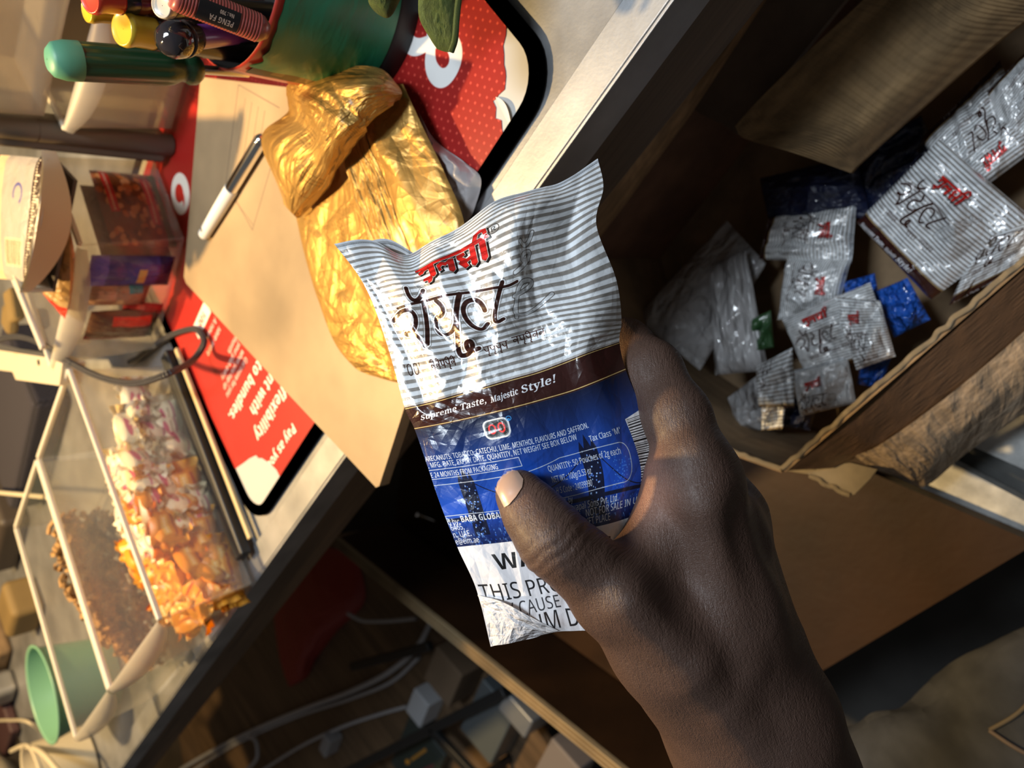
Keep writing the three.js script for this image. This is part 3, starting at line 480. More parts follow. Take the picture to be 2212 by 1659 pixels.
{ // more pale plastic at the far left
  const y = 0.12, t7 = tops([[44, 632], [93, 752]], y); t7.push(t7[1].clone().addScaledVector(rackRow, 0.12), t7[0].clone().addScaledVector(rackRow, 0.12));
  drawer('clear_bin', 'shallow clear tray of tan bits behind the biscuit drawer', [t7[0], t7[1], t7[1].clone().addScaledVector(rackOut, -0.16), t7[0].clone().addScaledVector(rackOut, -0.16)], inset([t7[0], t7[1], t7[1].clone().addScaledVector(rackOut, -0.16), t7[0].clone().addScaledVector(rackOut, -0.16)], 0.075, 0.03), [], M.frosted);
  const o = thing('plastic_bracket', 'cream plastic bracket with a screw hole behind the sweet drawer', 'bracket', T(60, 790, 0.10));
  const q = (a, b) => T(a, b, 0.105);
  part('plate', plate([q(-60, 742), q(0, 757), q(100, 772), q(135, 785), q(128, 833), q(34, 820), q(27, 803), q(-60, 792)], V(0, -0.022, 0)), M.cream, o);
  part('hole', turned(T(83, 783, 0.1055), T(83, 783, 0.1055).add(UPV), [[0, 0.0001], [0.0003, 0.0035], [0.0006, 0.0001]], 14), M.black, o, 'dark screw hole');
  for (const [k, [a, b, w, d]] of [[20, 660, 60, 40], [12, 690, 40, 40], [78, 690, 30, 30]].entries()) {
    const c = T(a, b, 0.09), g = new RoundedBoxGeometry(w / 1500, 0.014, d / 1300, 3, 0.005).rotateY(k * 0.8).translate(c.x, 0.085, c.z);
    single('tan_biscuit', ['large tan lump in the shallow clear tray', 'smaller tan lump near the cream bracket', 'tan lump beside the biscuit drawer'][k], 'biscuit', g, mat(lin(0.42, 0.27, 0.09), 0.8, { bumpMap: rep(speckTex, 4), bumpScale: 0.003 }));
  }
}
// ---------------------------------------------------------------- packets standing in the biscuit drawer
{
  const C = (u, v, y) => l3[0].clone().lerp(l3[1], u).lerp(l3[3].clone().lerp(l3[2], u), v).setY(y);   // u out along A-B, v along the row
  const pack = (name, label, a, b, y0, y1, th, tex, lean = 0, rough = 0.3) => {
    const x = b.clone().sub(a), n = x.clone().cross(UPV).normalize();
    const f = (k) => (u, v) => { const e = Math.pow(Math.sin(Math.PI * clamp(u, 0, 1)) * Math.sin(Math.PI * clamp(v, 0, 1)), 0.5); return a.clone().addScaledVector(x, u).addScaledVector(n, k * th * e + lean * (1 - v)).setY(lerp(y1, y0, v)).addScaledVector(n, 0.014 * foldFn(u, v) * e); };
    single(name, label, 'packet', pouch(f(1), f(-1), 20, 16), mat(0xffffff, rough, { map: tex, bumpMap: crumpleTex, bumpScale: 0.006, clearcoat: 0.4, clearcoatRoughness: 0.2 }));
  };
  const art = (bg, bars) => canvas(256, 256, (c, w, h) => { c.fillStyle = bg; c.fillRect(0, 0, w, h); for (const [col, x, y, ww, hh] of bars) { c.fillStyle = col; c.fillRect(x * w, y * h, ww * w, hh * h); } });
  const cookies = canvas(512, 512, (c, w, h) => { c.fillStyle = '#7a3f1c'; c.fillRect(0, 0, w, h); for (let i = 0; i < 90; i++) { c.fillStyle = ['#b8622a', '#c9814a', '#5e2c14', '#d08a58'][i % 4]; c.beginPath(); c.ellipse(hash(i, 1) * w, hash(i, 2) * h, 26, 18, hash(i, 3) * 3, 0, 7); c.fill(); } c.fillStyle = '#c32a22'; c.fillRect(0, 60, 300, 60); c.fillRect(60, 350, 320, 66); c.fillStyle = '#3d6a34'; c.fillRect(0, 440, w, 72); c.fillStyle = '#e6c6a0'; for (let i = 0; i < 20; i++) { c.fillRect(14 + 14 * i, 82, 8, 14); c.fillRect(74 + 15 * i, 374, 8, 18); } });
  pack('biscuit_packet', 'orange brown biscuit packet with two red bands and a green edge in the clear drawer', C(0.10, 0.06, 0), C(0.95, 0.10, 0), 0.011, 0.074, 0.008, cookies);
  pack('biscuit_packet', 'flattened shiny clear packet with small red marks beside the orange brown one', C(0.10, 0.18, 0), C(0.93, 0.22, 0), 0.012, 0.080, 0.006, art('#8f7f70', [['#b0392c', 0.6, 0.4, 0.1, 0.1], ['#d8cdbc', 0.1, 0.2, 0.5, 0.1], ['#d8cdbc', 0.3, 0.5, 0.5, 0.1]]), 0, 0.15);
  pack('biscuit_packet', 'purple packet standing at the corner of the clear drawer', C(0.98, 0.16, 0), C(0.97, 0.42, 0), 0.012, 0.092, 0.008, art('#4a3f8f', [['#6f63c8', 0, 0, 1, 0.2], ['#c9a860', 0.3, 0.55, 0.5, 0.1], ['#2c2458', 0, 0.8, 1, 0.2]]));
  pack('biscuit_packet', 'pinkish buff packet with a turquoise corner behind the clear front', C(0.975, 0.40, 0), C(0.95, 0.60, 0), 0.03, 0.086, 0.008, art('#a98468', [['#3f8f92', 0.0, 0.6, 0.25, 0.25], ['#7b5b48', 0, 0.85, 1, 0.15], ['#c7a488', 0.2, 0.1, 0.5, 0.3]]));
  pack('biscuit_packet', 'small red packet tilted beside the turquoise corner', C(0.985, 0.58, 0), C(0.98, 0.68, 0), 0.012, 0.05, 0.004, art('#b5281c', [['#e46a50', 0.1, 0.3, 0.8, 0.2]]), 0.006);
  pack('biscuit_packet', 'brown packet with a bright orange red stripe at the near end of the clear drawer', C(0.97, 0.64, 0), C(0.90, 0.95, 0), 0.012, 0.082, 0.009, art('#6a4a36', [['#d8432c', 0.1, 0.30, 0.28, 0.55], ['#7a2c24', 0.85, 0, 0.15, 1], ['#46523a', 0, 0.86, 1, 0.14]]));
  // the loose buff bag that stands above the rim
  const a = T(128, 462, 0.115), rows = [[[116, 462], [140, 470], [150, 520]], [[100, 520], [128, 540], [152, 580]], [[98, 590], [120, 600], [150, 640]], [[112, 640], [125, 660], [140, 690]]].map((r) => r.map(([x, y]) => T(x, y, 0.112))), s = sheetAt(rows);
  const f = (k) => (u, v) => { const p = s(u, v), e = Math.sin(Math.PI * u) * Math.sin(Math.PI * v); return p.add(V(0, k * 0.016 * Math.sqrt(e) + 0.014 * foldFn2(u, v) * e, 0)); };
  single('buff_bag', 'crinkled buff bag with a red corner sticking out behind the biscuit drawer', 'bag', pouch(f(1), f(-0.6), 24, 30), mat(0xffffff, 0.4, { map: canvas(128, 256, (c, w, h) => { c.fillStyle = '#b08a54'; c.fillRect(0, 0, w, h); c.fillStyle = '#c8321e'; c.fillRect(60, 214, 68, 42); c.fillStyle = '#d9c2a8'; c.fillRect(0, 196, 60, 40); }), bumpMap: crumpleTex, bumpScale: 0.012, clearcoat: 0.5, clearcoatRoughness: 0.2 }));
}
// ---------------------------------------------------------------- wrapped sweets
function sweet(seed) {   // a pillow wrapper: swollen middle, pinched neck, flared ends; lies along x
  const h = (u, v) => { const x = u * 2 - 1, ax = Math.abs(x), body = ax < 0.62 ? Math.sqrt(Math.max(0, 1 - (ax / 0.66) ** 2)) : 0; return body * Math.pow(Math.max(0, Math.sin(Math.PI * v)), 0.55); };
  const f = (k) => (u, v) => { const x = u * 2 - 1, ax = Math.abs(x), wide = ax < 0.62 ? 0.0105 - 0.002 * (ax / 0.62) ** 3 : lerp(0.0080, 0.0105, (ax - 0.62) / 0.38), w = wide * (1 + 0.12 * (hash(seed, Math.round(u * 4), 2) - 0.5)); return V(x * 0.0185 + 0.0012 * (noise(v * 6, u * 4, seed) - 0.5) * ax, k * 0.0062 * h(u, v) + (ax > 0.62 ? 0.0016 * Math.sin(v * 14 + seed * 3 + (x > 0 ? 2 : 0)) * (ax - 0.55) * 2.2 : 0) + 0.0012 * (noise(u * 7, v * 6, seed + 9) - 0.5), (v - 0.5) * 2 * w); };
  return pouch(f(1), f(-1), 18, 9);
}
{
  const U = (a, b) => ({ a, b }), base = (s, t) => l1[0].clone().lerp(l1[1], s).lerp(l1[3].clone().lerp(l1[2], s), t), upper = (s, t) => t1[0].clone().lerp(t1[1], s).lerp(t1[3].clone().lerp(t1[2], s), t);
  const white = canvas(256, 256, (c, w, h) => { c.fillStyle = '#efe4c6'; c.fillRect(0, 0, w, h); c.fillStyle = '#d0607a'; c.beginPath(); c.ellipse(128, 78, 58, 26, 0.1, 0, 7); c.fill(); c.fillStyle = '#3a2e2c'; for (let i = 0; i < 9; i++) c.fillRect(76 + i * 12, 124 + 6 * hash(i, 3), 8, 12); c.fillStyle = '#cf7f92'; c.fillRect(40, 170, 176, 22); });
  const orange = canvas(256, 256, (c, w, h) => { c.fillStyle = '#d98a1c'; c.fillRect(0, 0, w, h); c.fillStyle = '#f0c064'; c.fillRect(60, 60, 130, 60); c.fillStyle = '#a8460e'; c.fillRect(60, 150, 140, 26); c.fillStyle = '#e8a838'; c.fillRect(0, 0, 40, h); c.fillRect(216, 0, 40, h); c.fillStyle = '#fff0c8'; for (let i = 0; i < 8; i++) c.fillRect(74 + i * 14, 80, 8, 18); });
  const shapes = [sweet(1), sweet(2), sweet(3)], mw = mat(0xffffff, 0.4, { map: white, clearcoat: 0.2, clearcoatRoughness: 0.3 }), mo2 = mat(0xffffff, 0.4, { map: orange, clearcoat: 0.3, clearcoatRoughness: 0.25 });
  const proto = { white: shapes.map((g) => new THREE.Mesh(g, mw)), orange: shapes.map((g) => new THREE.Mesh(g, mo2)) };
  const label = { white: 'white wrapped sweet with pink print, one of the heap in the clear drawer', orange: 'orange wrapped sweet with twisted ends, one of the heap in the clear drawer' };
  const heap = (s, t) => 0.012 + 0.060 * Math.pow(Math.sin(Math.PI * clamp(s * 0.92 + 0.06, 0, 1)), 0.7) * (1 - 0.35 * t);
  seedNow = 77; const facingAB = Math.atan2(-(t1[1].z - t1[0].z), t1[1].x - t1[0].x);
  for (let k = 0; k < 200; k++) {
    const isWhite = k % 2 === 0, s = isWhite ? rnd(0.11, 0.66) : rnd(0.48, 0.94), near = k % 3 === 0, t = near ? rnd(0.08, 0.13) : rnd(0.11, isWhite ? 0.80 : 0.84);
    const hMax = heap(s, t), y = near ? rnd(0.015, hMax) : hMax * rnd(0.70, 1.0), f = (y - BY) / (BINY - BY), p = base(s, t).lerp(upper(s, t), clamp(f, 0, 1)).setY(Math.max(y, 0.023));
    const m = proto[isWhite ? 'white' : 'orange'][k % 3].clone(); shade(m); m.name = numbered(isWhite ? 'white_sweet' : 'orange_sweet');
    m.position.copy(p); m.rotation.order = 'YXZ'; m.rotation.set(near ? rnd(1.1, 1.8) : rnd(-0.7, 0.7), near ? facingAB + rnd(-0.25, 0.25) : rnd(0, 6.28), near ? rnd(-0.8, 0.8) : rnd(-0.5, 0.5)); m.scale.setScalar(rnd(1.25, 1.55));
    scene.add(tag(m, label[isWhite ? 'white' : 'orange'], 'sweet', isWhite ? 'white and pink sweets in the clear drawer' : 'orange sweets in the clear drawer'));
  }
  // shredded tobacco in the drawer behind
  const lowT = inset(t2, BY, 0.06), bt = (s, t, y) => { const a = lowT[0].clone().lerp(lowT[1], s).lerp(lowT[3].clone().lerp(lowT[2], s), t); return a.setY(y); };
  const parts = [];
  for (let k = 0; k < 1500; k++) {
    const s = rnd(0.22, 0.93), t = Math.pow(rnd(0.0, 1), 1.3) * 0.40 + 0.06, top = 0.090 * (1 - 1.7 * (t - 0.03)) * Math.pow(Math.sin(Math.PI * clamp(s * 0.95 + 0.05, 0, 1)), 0.35), y = 0.014 + Math.max(0.004, top) * (k % 3 ? rnd(0.82, 1.1) : rnd(0.1, 1));
    const g = new THREE.BoxGeometry(rnd(0.006, 0.017), rnd(0.0015, 0.004), rnd(0.003, 0.006), 2, 1, 1), q = g.attributes.position; for (let i = 0; i < q.count; i++) if (Math.abs(q.getX(i)) < 0.001) q.setY(i, q.getY(i) + 0.0025);
    g.rotateX(rnd(-1, 1)).rotateY(rnd(0, 6.28)).rotateZ(rnd(-0.6, 0.6)); const p = bt(s, t, y); parts.push(g.translate(p.x, p.y, p.z));
  }
  const o = shade(new THREE.Mesh(merge(parts), mat(lin(0.55, 0.30, 0.10), 0.75, { map: rep(blotchTex, 1) }))); o.name = 'shredded_tobacco'; tag(o, 'heap of shredded brown tobacco in the clear drawer', 'tobacco'); o.userData.kind = 'stuff'; scene.add(o);
}
// ---------------------------------------------------------------- cups and clutter beyond the drawers
{
  const y = 0.088, c = T(92, 1500, y), r = c.distanceTo(T(111, 1606, y)) * 0.98, base = c.clone().setY(0.002);
  const mint = thing('mint_cup', 'mint green plastic cup standing beyond the tobacco drawer', 'cup', base);
  part('cup', turned(base, base.clone().add(UPV), [[0, 0.0005], [0, r * 0.72], [0.002, r * 0.75], [y - 0.004, r * 0.97], [y - 0.003, r * 1.03], [y - 0.0005, r * 1.04], [y, r], [y - 0.002, r * 0.95], [0.004, r * 0.72], [0.004, 0.0005]], 56), mat(lin(0.16, 0.34, 0.22), 0.38, { clearcoat: 0.2 }), mint);
  const b2 = T(150, 1655, 0.03).setY(0.002), r2 = 0.055;
  const jug = thing('cream_jug', 'cream plastic jug with a looped handle in front of the mint cup', 'jug', b2);
  part('jug_wall', turned(b2, b2.clone().add(UPV), [[0, 0.0005], [0, r2 * 0.85], [0.003, r2 * 0.92], [0.075, r2], [0.078, r2 * 1.05], [0.08, r2], [0.077, r2 * 0.95], [0.004, r2 * 0.86], [0.004, 0.0005]], 48), M.cream, jug);
  part('handle', tube([T(25, 1622, 0.07), T(55, 1612, 0.075), T(95, 1630, 0.075), T(128, 1668, 0.07)], 0.004, 30, 8), M.cream, jug, 'looped handle');
  const b3 = T(5, 1690, 0.03).setY(0.002);
  const bowl = thing('cream_bowl', 'cream bowl half seen beside the jug', 'bowl', b3);
  part('bowl_wall', turned(b3, b3.clone().add(UPV), [[0, 0.0005], [0, 0.03], [0.03, 0.06], [0.06, 0.07], [0.062, 0.068], [0.031, 0.057], [0.004, 0.028], [0.004, 0.0005]], 40), M.cream, bowl);
  const spots = [
    ['patterned_cloth', 'dark folded cloth with faint blue flowers behind the sweet drawer', 'cloth', 45, 905, 0.26, 0.05, 0.16, mat(0xffffff, 0.9, { map: canvas(256, 256, (g, w, h) => { g.fillStyle = '#2a2730'; g.fillRect(0, 0, w, h); for (let i = 0; i < 26; i++) { g.fillStyle = i % 4 ? '#2f3358' : '#4a3a22'; g.beginPath(); g.ellipse(hash(i, 1) * w, hash(i, 2) * h, 18, 13, 0, 0, 7); g.fill(); } }), bumpMap: rep(weaveTex, 4), bumpScale: 0.001 })],
    ['dark_box', 'dark brown box lying past the clear drawers', 'box', -10, 1110, 0.16, 0.045, 0.15, M.darkPlastic],
    ['tan_carton', 'small tan carton behind the tobacco drawer', 'carton', 38, 1312, 0.085, 0.05, 0.07, mat(lin(0.38, 0.25, 0.09), 0.7, { map: blotchTex })],
    ['brown_carton', 'brown carton with a flat top beside the tan one', 'carton', -20, 1390, 0.14, 0.03, 0.12, M.card],
    ['steel_can', 'dull steel box corner near the mint cup', 'can', -8, 1490, 0.06, 0.05, 0.05, M.alu],
    ['dark_pouch', 'dark maroon bag lying under the beige cord', 'bag', 12, 1570, 0.13, 0.02, 0.08, mat(lin(0.05, 0.02, 0.022), 0.6)],
  ];
  for (const [name, label, cat, px, py, w, h, d, m] of spots) { const p = T(px, py, h * 0.6); single(name, label, cat, rbox(p.setY(0.001 + h / 2), rackRow, UPV, rackRow.clone().cross(UPV), w, h, d, Math.min(0.012, h / 3), 3), m); }
  single('rim_bar', 'pale plastic bar crossing behind the tobacco drawer', 'bar', bar(T(-60, 1058, 0.075), T(105, 1074, 0.075), UPV, 0.006, 0.006, 0.002), M.cream);
  single('beige_cord', 'beige cord lying past the mint cup', 'cord', tube([T(-40, 1560, 0.03), T(20, 1556, 0.03), T(66, 1562, 0.03), T(90, 1580, 0.012)], 0.003, 30, 8), M.cream);
  // the braided cable that hangs in front of the drawers
  const pts = [[-30, 752, .86], [0, 733, .85], [40, 727, .84], [95, 745, .82], [150, 782, .80], [230, 819, .76], [300, 827, .73], [365, 806, .715]].map(([a, b, d]) => P(a, b, d - 0.012));
  pts.push(T(424, 770, 0.020), T(441, 738, 0.010), T(428, 714, 0.008), T(392, 716, 0.007), T(335, 744, 0.007), T(300, 772, 0.0065), T(280, 782, 0.0065));
  const g = tube(pts, 0.0033, 260, 10), braid = dataTexture(64, (x, y) => 0.5 + 0.5 * Math.sin(6.283 * (x * 2 + y * 2)) * Math.sin(6.283 * (x * 2 - y * 2)));
  braid.wrapS = braid.wrapT = THREE.RepeatWrapping;
  single('braided_cable', 'dark braided cable looping in front of the clear drawers', 'cable', g, mat(lin(0.05, 0.045, 0.045), 0.45, { bumpMap: rep(braid, 60, 2), bumpScale: 0.002 }));
}

// ---------------------------------------------------------------- below the counter: bench board, panel, shelf
{
  const y = -0.43;
  const pa = T(725, 1172, -0.31), pb = T(1420, 1738, -0.31), po = pb.clone().sub(pa).cross(UPV).setLength(0.010); if (po.dot(T(1700, 1300, y).sub(pa)) < 0) po.negate();
  const board = [pa.clone().add(po).setY(y), pa.clone().lerp(pb, 0.93).add(po).setY(y), ...[[1540, 1590], [2238, 1174], [1885, 1022], [1560, 500], [900, 700]].map(([a, b]) => T(a, b, y))];
  const bench = thing('bench_board', 'brown varnished plywood board below the counter, carrying the cardboard box', 'board', board[2].clone().setY(FLOOR));
  part('board_top', plate(board, V(0, -0.018, 0), T(1320, 1659, y).sub(T(735, 1180, y))), M.wood, bench);
  const midB = board.reduce((q, p) => q.add(p), V(0, 0, 0)).multiplyScalar(1 / board.length);
  for (const k of [1, 2, 3, 4, 6]) { const p = board[k].clone().lerp(midB, 0.25); part('leg', bar(p.clone().setY(FLOOR), p.clone().setY(y - 0.018), V(1, 0, 0), 0.03, 0.03, 0.003), M.darkWood, bench); }
  const yp = -0.31, a = T(725, 1172, yp), b = T(1420, 1738, yp), side = b.clone().sub(a).normalize().cross(UPV);
  const panel = thing('plywood_panel', 'upright plywood panel with a pale raw top edge, standing left of the brown board', 'panel', a.clone().lerp(b, 0.5).setY(FLOOR));
  part('sheet', bar(a.clone().setY((yp + FLOOR) / 2 - 0.001), b.clone().setY((yp + FLOOR) / 2 - 0.001), UPV, yp - FLOOR - 0.003, 0.0158, 0.0005), M.wood, panel);
  for (let k = 0; k < 5; k++) part('ply', bar(a.clone().addScaledVector(side, (k - 2) * 0.0033).setY(yp - 0.004 + 0.0008 * hash(k, 3)), b.clone().addScaledVector(side, (k - 2) * 0.0033).setY(yp - 0.004 + 0.0008 * hash(k, 5)), UPV, 0.008, 0.0031, 0.0006), k % 2 ? mat(lin(0.46, 0.29, 0.12), 0.75, { map: rep(grainTex, 8, 30), bumpMap: rep(speckTex, 20), bumpScale: 0.0008 }) : M.ply, panel);
}
// ---------------------------------------------------------------- the open cardboard box of pouches
const RY = -0.29, BOXLOW = -0.4285;
{
  const near0 = T(1690, 1012, RY), near1 = T(2700, 138, RY), far0 = T(1262, 560, RY), far1 = T(2050, -560, RY), left1 = T(1560, 966, RY), left2 = T(1330, 800, RY);
  const low = (p, k = 0.03) => p.clone().lerp(near0.clone().lerp(far1, 0.5), k).setY(BOXLOW);
  const box = thing('cardboard_box', 'open cardboard box full of silver and blue pouches, with torn flaps', 'box', near0.clone().lerp(far1, 0.5).setY(BOXLOW));
  const wall = (a, b, t, sub) => { const n = b.clone().sub(a).cross(UPV).setLength(t); return plate([a, b, low(b), low(a)], n); };
  part('side_wall', wall(near0, near1, 0.004), M.card, box, 'near wall of the box');
  part('side_wall', wall(left1, near0, 0.004), M.card, box);
  part('side_wall', wall(left2, left1, 0.004), M.card, box);
  part('side_wall', wall(far0, left2, 0.004), M.card, box);
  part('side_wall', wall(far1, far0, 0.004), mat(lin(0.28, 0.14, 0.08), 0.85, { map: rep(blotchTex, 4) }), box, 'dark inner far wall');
  part('side_wall', wall(near1, far1, 0.004), M.card, box);
  part('bottom', plate([near0, near1, far1, far0, left2, left1].map((p) => low(p)), V(0, 0.004, 0)), M.card, box);
  // torn rim: the ragged double ply of the near and left edges
  const ragged = (a, b, n, seed, w) => tube(Array.from({ length: n + 1 }, (_, i) => a.clone().lerp(b, i / n).add(V((hash(i, seed) - 0.5) * w, (hash(i, seed, 2) - 0.3) * w, (hash(i, seed, 4) - 0.5) * w))), 0.0024, n * 8, 6);
  part('rim_edge', ragged(near0, near1, 60, 3, 0.0022), M.cardEdge, box, 'pale ragged cut edge');
  part('rim_edge', ragged(near0, left1, 10, 4, 0.002), M.cardEdge, box, 'pale ragged cut edge');
  // packing tape along the outside of the near wall, then the kraft flap folded outward
  const yT = RY - 0.008, tapeIn = [[1700, 1016], [1850, 905], [2010, 760], [2240, 560]].map(([a, b]) => T(a, b, RY - 0.002)), tapeOut = [[1800, 1010], [1905, 960], [2070, 840], [2290, 650]].map(([a, b]) => T(a, b, RY - 0.030));
  part('tape', pouch((u, v) => along(tapeIn, u).lerp(along(tapeOut, u), v).add(V(0, 0.004 * fbm(u * 14, v * 3, 2), 0)), (u, v) => along(tapeIn, u).lerp(along(tapeOut, u), v).add(V(0, -0.0015, 0)), 60, 8), M.tape, box, 'glossy brown packing tape');
  const fIn = [[1846, 985], [1910, 955], [2070, 838], [2290, 648]].map(([a, b]) => T(a, b, RY - 0.026)), fMid = [[1905, 1020], [1985, 1010], [2110, 905], [2330, 730]].map(([a, b]) => T(a, b, RY - 0.052)), fOut = [[1950, 1028], [1999, 1050], [2100, 970], [2350, 800]].map(([a, b]) => T(a, b, RY - 0.085));
  const fs = sheetAt([fIn, fMid, fOut]), ff = (k) => (u, v) => fs(u, v).add(V(0, k * 0.0012 + 0.005 * (fbm(u * 5, v * 3, 8) - 0.5) + 0.010 * foldFn(u, v), 0));
  part('flap', pouch(ff(1), ff(-1), 60, 24), M.kraft, box, 'crumpled kraft flap folded outward');
  const cf = [[1690, 1016], [1760, 1004], [1838, 1000], [1895, 1014], [1880, 1034], [1846, 1068], [1832, 1070], [1790, 1044], [1745, 1024]].map(([a, b]) => T(a, b, RY - 0.03));
  part('flap', plate(cf, V(0, -0.004, 0)), mat(lin(0.30, 0.25, 0.18), 0.85, { map: rep(blotchTex, 6), bumpMap: rep(fluteTex, 4), bumpScale: 0.0003 }), box, 'small grey corner flap with a torn end');
  part('flap_edge', ragged(T(1748, 1026, RY - 0.03), T(1836, 1070, RY - 0.03), 8, 6, 0.0016), M.cardEdge, box, 'torn corrugated edge');
  // far flap with green handwriting, leaning up against the counter
  const fy = -0.115, up = [[1180, 470], [1300, 310], [1345, 252], [1400, 180], [1462, 84], [1500, 20], [1540, -60]].map(([a, b], i) => T(a + (hash(i, 8) - 0.5) * 14, b, fy)), dn = [[1180, 660], [1330, 468], [1390, 386], [1440, 318], [1500, 236], [1580, 118], [1680, -30]].map(([a, b]) => T(a, b, RY + 0.004));
  const wf = (k) => (u, v) => along(up, u).lerp(along(dn, u), v).addScaledVector(camZ, k * 0.002);
  part('flap', pouch(wf(1), wf(-1), 40, 6), mat(lin(0.68, 0.40, 0.19), 0.8, { map: rep(blotchTex, 3), bumpMap: rep(crumpleTex, 2), bumpScale: 0.001 }), box, 'brown flap with green handwriting');
  const strokes = [[[[1338, 268], [1352, 285], [1370, 300]], 1], [[[1378, 262], [1364, 280], [1345, 306]], 1], [[[1448, 168], [1438, 182], [1444, 194], [1460, 186], [1464, 170], [1452, 166]], 1], [[[1478, 114], [1488, 122], [1484, 132]], 1], [[[1510, 100], [1522, 92], [1530, 78], [1552, 62], [1556, 48], [1545, 50]], 1], [[[1575, 8], [1580, 24], [1590, 12], [1604, 2]], 1], [[[1320, 312], [1340, 318], [1356, 312]], 1]];
  const onFlap = (px, py) => { let best = null, bd = 1e9; for (let i = 0; i <= 60; i++) for (let j = 0; j <= 24; j++) { const p = wf(1)(i / 60, j / 24), q = pix(p), d = (q[0] - px) ** 2 + (q[1] - py) ** 2; if (d < bd) { bd = d; best = p; } } return best.addScaledVector(camZ, 0.0012); };
  part('handwriting', merge(strokes.map(([l]) => tube(l.map(([a, b]) => onFlap(a, b)), 0.0016, l.length * 6, 5))), mat(lin(0.012, 0.06, 0.04), 0.7), box, 'dark green marker handwriting');
  // end flaps folded in over the pouches
  const gf = [[1668, -20], [1500, 236], [1512, 246], [1560, 268], [1592, 290], [1614, 262], [1842, -20]].map(([a, b]) => T(a, b, RY + 0.035));
  part('flap', plate(gf, V(0, -0.005, 0)), mat(lin(0.21, 0.15, 0.105), 0.85, { map: rep(blotchTex, 4), bumpMap: rep(fluteTex, 3), bumpScale: 0.0002 }), box, 'grey brown flap');
  const b0 = [[1590, 274], [1640, 218], [1740, 120], [1890, -20], [1960, -90]].map(([a, b]) => T(a, b, RY + 0.055)), b1 = [[1612, 300], [1700, 262], [1800, 160], [1960, 0], [2040, -80]].map(([a, b]) => T(a, b, RY + 0.050)), b2 = [[1720, 332], [1820, 300], [1900, 230], [2060, 70], [2150, -30]].map(([a, b]) => T(a, b, RY + 0.045)), b3 = [[1840, 374], [1866, 346], [1960, 262], [2165, 84], [2290, 0]].map(([a, b]) => T(a, b, RY + 0.012));
  const bs = sheetAt([b0, b1, b2, b3]), bf = (k) => (u, v) => bs(u, v).add(V(0, k * 0.002, 0));
  part('flap', pouch(bf(1), bf(-1), 40, 24), mat(lin(0.42, 0.265, 0.12), 0.85, { map: rep(blotchTex, 2), bumpMap: rep(fluteAcrossTex, 3, 1), bumpScale: 0.0014 }), box, 'large tan flap with corrugation ridges');
}
// ---------------------------------------------------------------- white slats past the box
{
  const y = -0.455, crate = thing('slatted_crate', 'white painted slatted crate past the corner of the cardboard box', 'crate', T(2190, 1040, FLOOR).setY(FLOOR));
  const slat = (l) => part('slat', plate(l.map(([a, b]) => T(a, b, y)), V(0, -0.018, 0)), M.whitePaint, crate);
  slat([[1890, 1026], [2340, 1222], [2340, 1150], [2057, 1000], [2000, 960]]);
  slat([[2070, 950], [2340, 1072], [2340, 960], [2120, 850]]);
  slat([[2180, 840], [2340, 915], [2340, 830], [2230, 780]]);
  part('crate_side', plate([[1900, 1020], [2340, 1210], [2340, 800], [2230, 770]].map(([a, b]) => T(a, b, y - 0.03)), V(0, -0.02, 0)), mat(lin(0.2, 0.2, 0.19), 0.8, { map: rep(blotchTex, 6) }), crate, 'grey boards below the slats');
  for (const [a, b] of [[1960, 1030], [2320, 1180], [2320, 900]]) { const p = T(a, b, y); part('leg', bar(p.clone().setY(FLOOR), p.clone().setY(y - 0.05), V(1, 0, 0), 0.03, 0.03), M.whitePaint, crate); }
}
